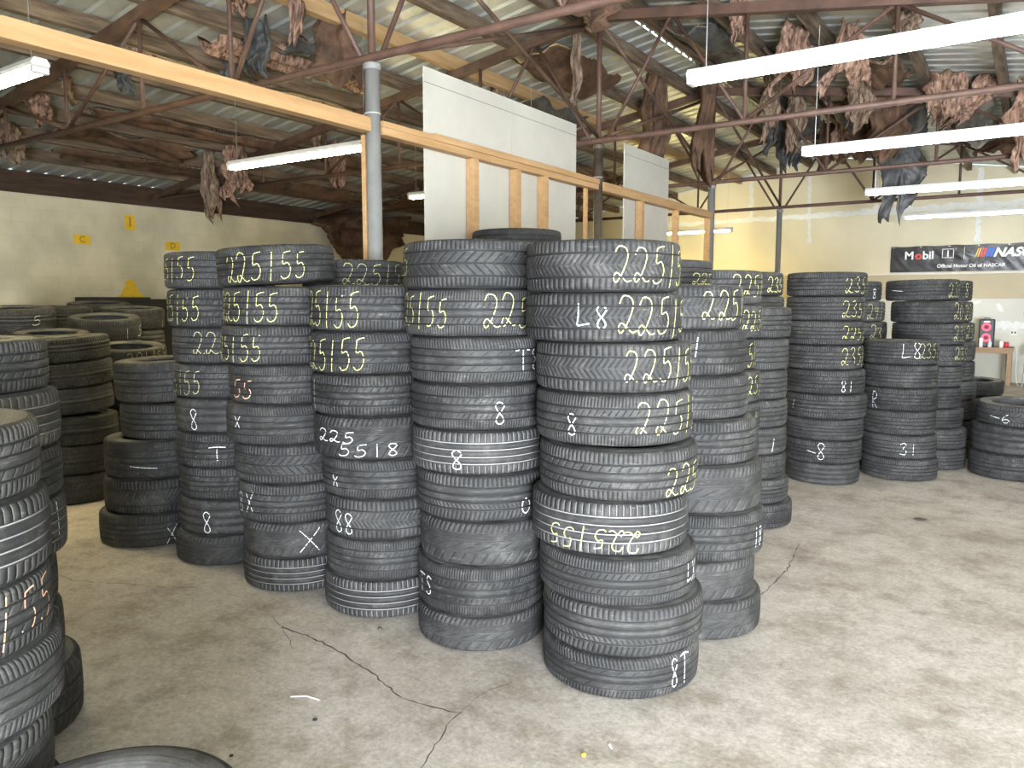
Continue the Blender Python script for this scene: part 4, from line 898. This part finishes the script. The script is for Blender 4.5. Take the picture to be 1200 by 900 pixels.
def INSULATION():
    # left slope
    hang(-6.62, 5.20, .55, .38, 'pink torn insulation tuft hanging above the left strip light, black backed', 'pink', .6, 'black_face')
    hang(-6.05, 5.75, .62, .40, 'dark brown facing sheet hanging beside the thick grey pole top', 'kraft', .6, 'kraft', taper=-.45, th=.02, lean=.02)
    sag(-7.20, -6.92, 5.0, 7.2, .10, 'pink insulation roll tucked under the left slope above the header', 'pink', 'pink', .09)
    sag(-6.72, -6.46, 5.55, 6.9, .10, 'dark faced roll with pink edge high on the left slope', 'pink', 'black_face', .08)
    sag(-8.04, -7.76, 4.5, 8.6, .08, 'long faded batt edge along the left slope beside the truss', 'yellowglass', 'pale')
    sag(-9.62, -9.36, 5.0, 9.5, .08, 'dirty brown batt low on the left slope', 'pale', 'kraft')
    sag(-10.55, -10.1, 5.0, 6.8, .10, 'dark brown batt near the eave on the left slope', 'pale', 'kraft')
    sag(-11.35, -10.95, 5.4, 11.0, .11, 'darkest batt along the left eave', 'pale', 'kraft')
    sag(-11.3, -10.4, 11.9, 14.6, .20, 'brown batts sagging over the far end of the block wall', 'pale', 'kraft')
    sag(-9.6, -9.0, 11.6, 14.2, .14, 'brown batt seen beside the grey pole shaft', 'pale', 'kraft')
    sag(-7.95, -7.3, 9.8, 14.2, .14, 'brown batt seen behind the drywall board top', 'pale', 'kraft')
    hang(-9.90, 7.35, .80, .48, 'big orange pink clump hanging behind the left strip light', 'pink', .55, 'pink', taper=.2)
    hang(-10.40, 7.25, .95, .30, 'pale ragged strip hanging left of the big orange clump', 'pale', .4, 'pale')
    hang(-8.6, 7.75, .45, .14, 'thin pale shred dangling over the left strip light end', 'pale', .5)
    hang(-9.1, 8.6, .60, .35, 'orange tuft hanging under the truss behind the left strip light', 'pink', .5)
    hang(-6.4, 8.05, .55, .45, 'orange clump hanging between the grey pole and the drywall', 'pink', .6)
    hang(-6.15, 8.75, .85, .28, 'pale strip hanging beside the drywall edge', 'pale', .6)
    hang(-9.5, 4.45, .35, .35, 'orange tuft on the left truss web', 'pink', .5)
    hang(-10.6, 4.6, .45, .35, 'faded clump low on the left truss', 'pale', .5)
    hang(-8.95, 4.5, .26, .10, 'pale ragged shreds beside the left truss', 'pale', .5)
    hang(-12.35, 12.6, .95, 3.4, 'wide brown kraft batt drooping over the block wall top', 'pale', 1.57, 'kraft', z=3.62, taper=.5, lean=.02)
    hang(-6.0, 4.55, .30, .35, 'small pink tuft above the header left of the grey pole', 'pink', .5)
    hang(-5.35, 4.6, .75, .16, 'thin pink strip at the top of the thick grey pole', 'pink', .6)
    # ridge, around the dark pole
    sag(-5.45, -4.75, 8.0, 9.6, .20, 'brown batt bulging behind the ridge near the dark pole', 'yellowglass', 'kraft')
    sag(-6.55, -5.85, 9.25, 10.8, .20, 'brown paper batt bulging over the drywall boards', 'yellowglass', 'black_face')
    hang(-4.42, 7.86, .95, .13, 'pale fibre strip hanging along the dark pole top', 'pale', .6)
    hang(-3.7, 6.9, .38, .75, 'brown batt edge hanging over the ridge before the dark pole', 'pale', 1.2, 'kraft')
    # tall ragged columns right of the dark pole
    hang(-4.46, 10.15, 1.35, .34, 'tall shaggy brown strip hanging nearest the narrow drywall board', 'kraft', .8, 'kraft', taper=-.05, th=.16)
    hang(-3.80, 10.35, 1.35, .26, 'second tall shaggy brown strip hanging under the ridge slot', 'kraft', .8, 'kraft', taper=-.05, th=.18)
    hang(-3.1, 10.9, .85, .30, 'shaggy brown strip hanging under the third truss', 'kraft', .6, 'pale')
    hang(-2.95, 11.55, .80, .34, 'shaggy strip hanging behind the third truss', 'kraft', .6, 'pale')
    # right slope
    sag(-3.58, -3.02, 8.2, 10.3, .10, 'grey faced batt between the ridge slot and the first right purlins', 'pale', 'black_face')
    sag(-2.76, -2.20, 9.15, 10.5, .16, 'dark wrinkled batt left above the nearest strip light', 'pale', 'black_face')
    sag(-1.95, -1.40, 9.6, 10.7, .12, 'brown faced batt end before the third truss', 'pale', 'kraft')
    sag(-3.58, -3.02, 12.8, 13.7, .24, 'black faced batt beside the ridge behind the third truss', 'pink', 'black_face')
    sag(-2.70, -2.20, 11.95, 12.8, .28, 'black faced batt sagging deep behind the third truss', 'pink', 'black_face')
    sag(-1.88, -1.40, 11.9, 13.0, .28, 'black faced batt sagging over the third strip light end', 'pink', 'black_face')
    sag(-1.14, -.58, 11.7, 14.2, .28, 'black faced batt sagging behind the second strip light', 'pink', 'black_face')
    sag(-.34, .24, 11.7, 14.0, .28, 'black faced batt with folds at the right edge', 'pink', 'black_face')
    sag(-3.2, -2.5, 5.8, 7.2, .12, 'brown faced batt high above the nearest strip light', 'pale', 'kraft')
    hang(-2.55, 7.75, .36, .22, 'bright pink tuft hanging on the second truss chord', 'pink', .4)
    hang(-2.25, 8.75, .62, .36, 'large pale pink clump hanging above the nearest strip light', 'pale', .5, 'pink', taper=-.1)
    hang(-1.72, 8.75, .60, .30, 'rosy pink clump hanging right of the large pale one', 'pink', .4, 'pink', taper=-.4)
    hang(-2.0, 10.95, .62, .40, 'orange clump hanging below the nearest strip light', 'pink', .4, 'pale', z=4.55)
    hang(-1.02, 10.9, .50, .50, 'wide torn pink clump on the third truss', 'pale', .3, 'pink')
    hang(-.62, 11.1, .45, .40, 'brown and pink roll end on the third truss', 'kraft', .9, 'pink', lean=.4)
    hang(-.12, 11.0, .95, .50, 'big pink slab hanging at the right picture edge', 'pink', .2, 'pink', taper=.05, th=.12)
    hang(-1.75, 11.5, .85, .45, 'square brown batt end hanging on the third truss', 'kraft', .3, 'kraft', taper=.02)
    hang(-2.70, 13.6, .60, .40, 'pink scrap hanging above the second strip light', 'pink', .4)
    hang(-1.78, 13.5, 1.42, .66, 'long black torn sheet hanging over the third strip light', 'black_face', .25, 'black_face', taper=.25, th=.02, lean=.03)
    hang(-1.15, 8.5, .32, .30, 'white shred hanging at the top right', 'pale', .4)
    hang(-3.05, 14.3, .75, .55, 'dark clump hanging before the banner wall', 'black_face', .4, 'kraft')
    hang(-.6, 14.6, .38, .9, 'torn black fringe under the far right purlins', 'black_face', .2, 'kraft')
    hang(-3.35, 12.3, .75, .55, 'ragged dark batt hanging left behind the third truss', 'kraft', .4, 'black_face', th=.1)
    hang(-2.35, 13.3, .70, .55, 'ragged brown batt hanging behind the third truss centre', 'kraft', .3, 'kraft', th=.1)
    hang(-3.66, 14.1, .80, .50, 'dark shaggy batt hanging beside the ridge before the farthest truss', 'kraft', .5, 'black_face', th=.1)
    hang(-8.25, 4.75, .30, .22, 'small black scrap hanging high on the left slope', 'black_face', .6, 'black_face', th=.02)
    hang(-7.58, 5.6, .38, .24, 'black scrap with pale edge hanging on the left slope', 'black_face', .6, 'black_face', th=.02)
INSULATION()
def to_mesh(o):
    """turns a text object into a plain mesh object"""
    dg = bpy.context.evaluated_depsgraph_get(); me = bpy.data.meshes.new_from_object(o.evaluated_get(dg), depsgraph=dg)
    n = link(o.name + '_', me, (), o.parent); n.location, n.rotation_euler = o.location, o.rotation_euler
    nm = o.name.split('.')[0]; bpy.data.objects.remove(o); n.name = nm; return n
# ------------------------------------------------------------------ marks painted on the block wall
def wallmark(y0, y1, z0, z1, letter, label):
    rnd = random.Random(int(y0 * 100)); n = 10; b = MB(); x = XW + .002
    b.grid([[(x, y0 + (y1 - y0) * i / n, z0 + rnd.uniform(-.006, .006)) for i in range(n + 1)], [(x, y0 + (y1 - y0) * i / n, z1 + rnd.uniform(-.006, .006)) for i in range(n + 1)]])
    o = tag(b.build('painted_wall_mark', M['yellow_paint']), label, 'wall mark')
    cu = bpy.data.curves.new('letter', 'FONT'); cu.body = letter; cu.size = (z1 - z0) * .95; cu.align_x = 'CENTER'; cu.align_y = 'CENTER'; cu.extrude = .0008
    t = bpy.data.objects.new('letter', cu); COL.objects.link(t); cu.materials.append(M['ochre_paint'])
    t.location = (XW + .0035, (y0 + y1) / 2, (z0 + z1) / 2); t.rotation_euler = (math.radians(90), 0, math.radians(90)); t.parent = o; to_mesh(t)
wallmark(7.28, 7.46, 2.87, 3.12, '1', 'yellow painted patch with a dark 1 high on the block wall')
wallmark(6.42, 6.69, 2.585, 2.735, 'C', 'yellow painted patch with a faint C on the block wall')
wallmark(8.00, 8.28, 2.57, 2.725, 'D', 'yellow painted patch with a dark D on the block wall')
rnd = random.Random(5); b = MB(); prof = [(1.70, .24), (1.74, .26), (1.78, .20), (1.84, .17), (1.90, .15), (1.94, .11), (1.97, .10), (2.03, .06)]
b.grid([[(XW + .002, 7.33 - w + rnd.uniform(-.02, .02), z) for z, w in prof], [(XW + .002, 7.31 + w + rnd.uniform(-.03, .03), z) for z, w in prof]][::-1])
tag(b.build('sprayed_paint_blot', M['yellow_paint']), 'yellow sprayed paint blot low on the block wall above the tire piles', 'wall mark')
# black cabinet against the block wall
t = tag(empty('low_cabinet', (-12.40, 7.0, 0)), 'long low black cabinet against the block wall behind the tire piles', 'cabinet')
MB().box((-.34, -.62, .06), (.34, 1.50, 1.66)).build('body', M['cabinet'], t, bevel=.01)
MB().box((-.30, -.58, 0), (.30, 1.46, .06)).build('plinth', M['cabinet'], t)
MB().box((-.36, -.64, 1.66), (.36, .22, 1.735)).build('top', M['cabinet'], t, bevel=.01)
MB().box((-.36, .22, 1.66), (.36, 1.10, 1.705)).build('top', M['cabinet'], t, bevel=.01)
MB().box((-.36, 1.10, 1.66), (.36, 1.52, 1.745)).build('top', M['cabinet'], t, bevel=.01)
for k in range(3): MB().box((.341, -.59 + .69 * k, .10), (.356, .07 + .69 * k, 1.62)).build('door', M['cabinet'], t, bevel=.004)

# ------------------------------------------------------------------ banner
t = tag(empty('wall_banner', (-1.0, YB - .03, 2.29)), 'long black vinyl banner hung on the back wall above the white ledge', 'banner')
f1, f2 = wob(3), wob(8); BL, BH = 3.28, .555
def by(x, z): return -.014 - abs(.016 * f1(x * 2.2, z * 4) + .008 * f2(x * 5, z * 7)) * (.4 + .6 * math.sin(math.pi * min(max(z / BH, 0), 1)))
def bz(x): return .012 * math.sin(x * 5.2) ** 2
n, m = 90, 14; rows = [[(-BL / 2 + BL * i / n, by(BL * i / n, BH * j / m), (BH - bz(BL * i / n)) * j / m) for i in range(n + 1)] for j in range(m + 1)]
MB().grid(rows).build('vinyl_sheet', M['banner'], t, True)
for k in range(7):
    gm = MB().lathe([(.006, 0), (.014, .001), (.014, .003), (.006, .004)], 10).build('grommet', M['chain'], t)
    gm.location = (-BL / 2 + .05 + (BL - .1) * k / 6, -.032, BH - .025); gm.rotation_euler = (math.radians(90), 0, 0)
def text(s, x, z, size, mat, shear=0.0, off=0.0, parent=t, width=1.0, name='lettering'):
    cu = bpy.data.curves.new(name, 'FONT'); cu.body = s; cu.size = size; cu.shear = shear; cu.offset = off; cu.extrude = .0006; cu.align_y = 'BOTTOM_BASELINE'
    o = bpy.data.objects.new(name, cu); COL.objects.link(o); cu.materials.append(M[mat]); o.parent = parent
    o.location = (x, -.036, z); o.rotation_euler = (math.radians(90), 0, 0); return to_mesh(o)
X0 = -BL / 2
text('M', X0 + .27, .275, .235, 'print_white', 0, .006); text('o', X0 + .475, .275, .235, 'print_red', 0, .008); text('bil', X0 + .615, .275, .235, 'print_white', 0, .006)
fr = MB()
for lo, hi in (((.985, .285), (1.20, .297)), ((.985, .463), (1.20, .475)), ((.985, .285), (.997, .475)), ((1.188, .285), (1.20, .475))): fr.box((X0 + lo[0], -.038, lo[1]), (X0 + hi[0], -.036, hi[1]))
fr.build('square_outline', M['print_white'], t); text('1', X0 + 1.045, .308, .19, 'print_white', 0, .003)
text('TM', X0 + 1.215, .455, .03, 'print_white')
MB().box((X0 + 1.385, -.038, .25), (X0 + 1.394, -.036, .50)).build('divider', M['print_white'], t)
def slash(x, w, c):
    b = MB(); b.grid([[(X0 + x, -.037, .29), (X0 + x + w, -.037, .29)], [(X0 + x + .05, -.037, .47), (X0 + x + w + .05, -.037, .47)]]); b.build('colour_slash', M[c], t)
slash(1.585, .022, 'print_yellow'); slash(1.625, .022, 'print_yellow'); slash(1.665, .035, 'print_red'); slash(1.712, .040, 'print_red'); slash(1.765, .06, 'print_blue'); slash(1.833, .06, 'print_blue')
text('NASCAR', X0 + 1.905, .292, .245, 'print_white', .32, .010)
text('Official Motor Oil of NASCAR', X0 + .90, .085, .098, 'print_white', 0, .002)

# ------------------------------------------------------------------ work table corner
t = tag(empty('work_table', (-.80, 18.30, 0)), 'wooden work table against the back wall with a loudspeaker on it', 'table')
MB().box((-.75, -.38, .715), (.55, .40, .752)).build('tabletop', M['bench'], t, bevel=.004)
MB().box((-.73, -.36, .635), (.53, -.335, .7145)).build('apron', M['bench'], t, bevel=.003)
MB().box((-.73, .35, .635), (.53, .375, .7145)).build('apron', M['bench'], t, bevel=.003)
for x in (-.72, .44):
    for y in (-.334, .275): MB().box((x, y, 0), (x + .08, y + .07, .7145)).build('leg', M['bench'], t, bevel=.003)
t = tag(empty('loudspeaker', (-.735, 18.22, .7525)), 'black upright loudspeaker with two glowing red rings on the work table', 'speaker')
MB().box((-.135, -.14, 0), (.135, .14, .555)).build('cabinet', M['black_plastic'], t, bevel=.022)
def ring(x, z, r0, r1, nm, m, y=-.142, parent=t):
    b = MB(); k = 28; pr = [(r0, 0), (r0 + .004, -.006), (r1 - .004, -.006), (r1, 0)]
    b.grid([[(x + r * math.cos(2 * math.pi * i / k), y + d, z + r * math.sin(2 * math.pi * i / k)) for i in range(k + 1)] for r, d in pr]); b.build(nm, m, parent, True)
for z in (.40, .19):
    ring(-.005, z, .046, .078, 'light_ring', M['red_glow']); ring(-.005, z, .001, .045, 'cone', M['red_dim'])
MB().box((-.05, -.145, .495), (.05, -.141, .52)).build('badge', M['chain'], t)
MB().tube([(-.05, 0, .555), (-.05, 0, .575), (.05, 0, .575), (.05, 0, .555)], .008, 8).build('handle', M['black_plastic'], t, True)
def cup(name, x, y, r, h, mat, label, cat, lid=None):
    t = tag(empty(name, (x, y, .7525)), label, cat)
    MB().lathe([(r * .85, 0), (r, .004), (r, h * .96), (r * .9, h), (r * .86, h - .004), (r * .8, .008)], 20, cap=False).build('body', M[mat], t, True)
    MB().lathe([(.001, h - .004), (r * .88, h - .004), (r * .9, h + .003)], 20).build('rim', M[lid or mat], t, True)
cup('drink_cup', -.815, 18.0, .036, .185, 'paper_white', 'tall white cup in front of the loudspeaker', 'cup')
t = tag(empty('water_bottle', (-.665, 18.0, .7525)), 'small pale bottle in front of the loudspeaker', 'bottle')
MB().lathe([(.03, 0), (.034, .01), (.034, .10), (.02, .125), (.013, .135), (.013, .15)], 18, cap=True).build('body', M['clear'], t, True)
MB().lathe([(.015, .15), (.015, .168)], 14, cap=True).build('cap', M['paper_white'], t)
cup('tin_can', -.47, 18.0, .034, .13, 'paper_white', 'white can beside the red can on the work table', 'can', 'chain')
cup('tin_can', -.385, 18.05, .042, .115, 'red_can', 'red can on the work table', 'can', 'chain')
tag(MB().box((-.345, 17.97, .7527), (-.27, 18.02, .772)).build('hand_tool', M['black_plastic'], bevel=.006), 'small black gadget lying at the corner of the work table', 'gadget')
pts = [(-.235, 18.1, .77), (-.21, 18.08, .74), (-.195, 18.05, .55), (-.20, 18.04, .30), (-.17, 18.02, .06), (-.14, 17.98, .012), (-.13, 18.2, .01)]
tag(MB().tube(pts, .008, 8).build('power_cord', M['white_trim'], smooth=True), 'pale cord hanging down beside the work table', 'cord')
t = tag(empty('wall_outlet', (-.29, YB - .0005, 1.03)), 'white electrical outlet on the back wall above the work table', 'outlet')
MB().box((-.06, -.012, -.06), (.06, 0, .06)).build('cover_plate', M['white_trim'], t, bevel=.004)
for s in (-1, 1): MB().box((s * .027 - .014, -.014, -.02), (s * .027 + .014, -.0121, .02)).build('socket', M['black_plastic'], t)
tag(MB().tube([(-.13, YB - .001, 1.42), (-.13, YB - .05, 1.43), (-.02, YB - .08, 1.43)], .016, 8).build('wall_hook', M['black_plastic'], smooth=True), 'dark hook on the back wall over the folding chair', 'hook')
# folding chair
t = tag(empty('folding_chair', (.14, 17.72, 0), (0, 0, math.radians(-8))), 'beige metal folding chair beside the work table', 'chair')
for s in (-1, 1):
    MB().tube([(s * .20, -.22, .012), (s * .21, .06, .45), (s * .21, .18, .78), (s * .16, .19, .83), (0, .19, .84)], .012, 8).build('frame', M['chair_metal'], t, True)
    MB().tube([(s * .19, .24, .012), (s * .19, -.14, .45)], .012, 8).build('leg', M['chair_metal'], t, True)
MB().box((-.19, -.2, .44), (.19, .14, .462)).build('seat', M['chair_metal'], t, bevel=.008)
b = MB(); b.grid([[(-.20 + .4 * i / 8, .17 - .03 * math.sin(math.pi * i / 8) + z * .05, .60 + z * .2) for i in range(9)] for z in (0, .5, 1)]); o = b.build('backrest', M['chair_metal'], t, True)
so = o.modifiers.new('solid', 'SOLIDIFY'); so.thickness = .008
MB().tube([(-.19, .16, .13), (.19, .16, .13)], .008, 8).build('stretcher', M['chair_metal'], t, True)

# ------------------------------------------------------------------ bits on the floor
def bit(x, y, r, h, mat, name, label, cat, seed=1):
    rnd = random.Random(seed); b = MB(); n = 10; b.lathe([(r * .7, 0), (r, h * .4), (r * .7, h * .9), (r * .2, h)], n, (x, y, .0002), True)
    b.v = [(vx + rnd.uniform(-.15, .15) * r, vy + rnd.uniform(-.15, .15) * r, vz) for vx, vy, vz in b.v]
    tag(b.build(name, M[mat], smooth=True), label, cat)
def BITS():
    bit(-1.28, 2.374, .009, .012, 'yellow_paint', 'yellow_bead', 'tiny yellow bead on the floor in front of the foremost stack', 'debris', 1)
    bit(-2.296, 1.984, .011, .006, 'cabinet', 'rubber_scrap', 'small black rubber scrap on the floor beside the long crack', 'debris', 2)
    bit(-2.364, 1.642, .009, .005, 'cabinet', 'rubber_scrap', 'small black rubber scrap on the floor near the lower left pair of tires', 'debris', 3)
    bit(-.622, 6.547, .05, .006, 'crack', 'dirt_clump', 'dark dirt clump on the open floor beyond the aisle stacks', 'debris', 4)
    bit(-2.678, 2.757, .014, .010, 'crack', 'dirt_clump', 'dark dirt clump on the floor below the third front-row stack', 'debris', 5)
    b = MB(); b.tube([(-1.24, 2.50, .004), (-1.228, 2.482, .006), (-1.212, 2.468, .004)], [.002, .005, .002], 6)
    tag(b.build('paper_shred', M['paper_white']), 'white paper shred on the floor in front of the foremost stack', 'debris')
    b = MB(); b.tube([(-2.52, 2.05, .0025), (-2.47, 2.09, .003), (-2.40, 2.10, .0025)], .0022, 6)
    tag(b.build('straw_bit', M['paper_white']), 'thin pale straw bit on the floor left of the long crack', 'debris')
BITS()
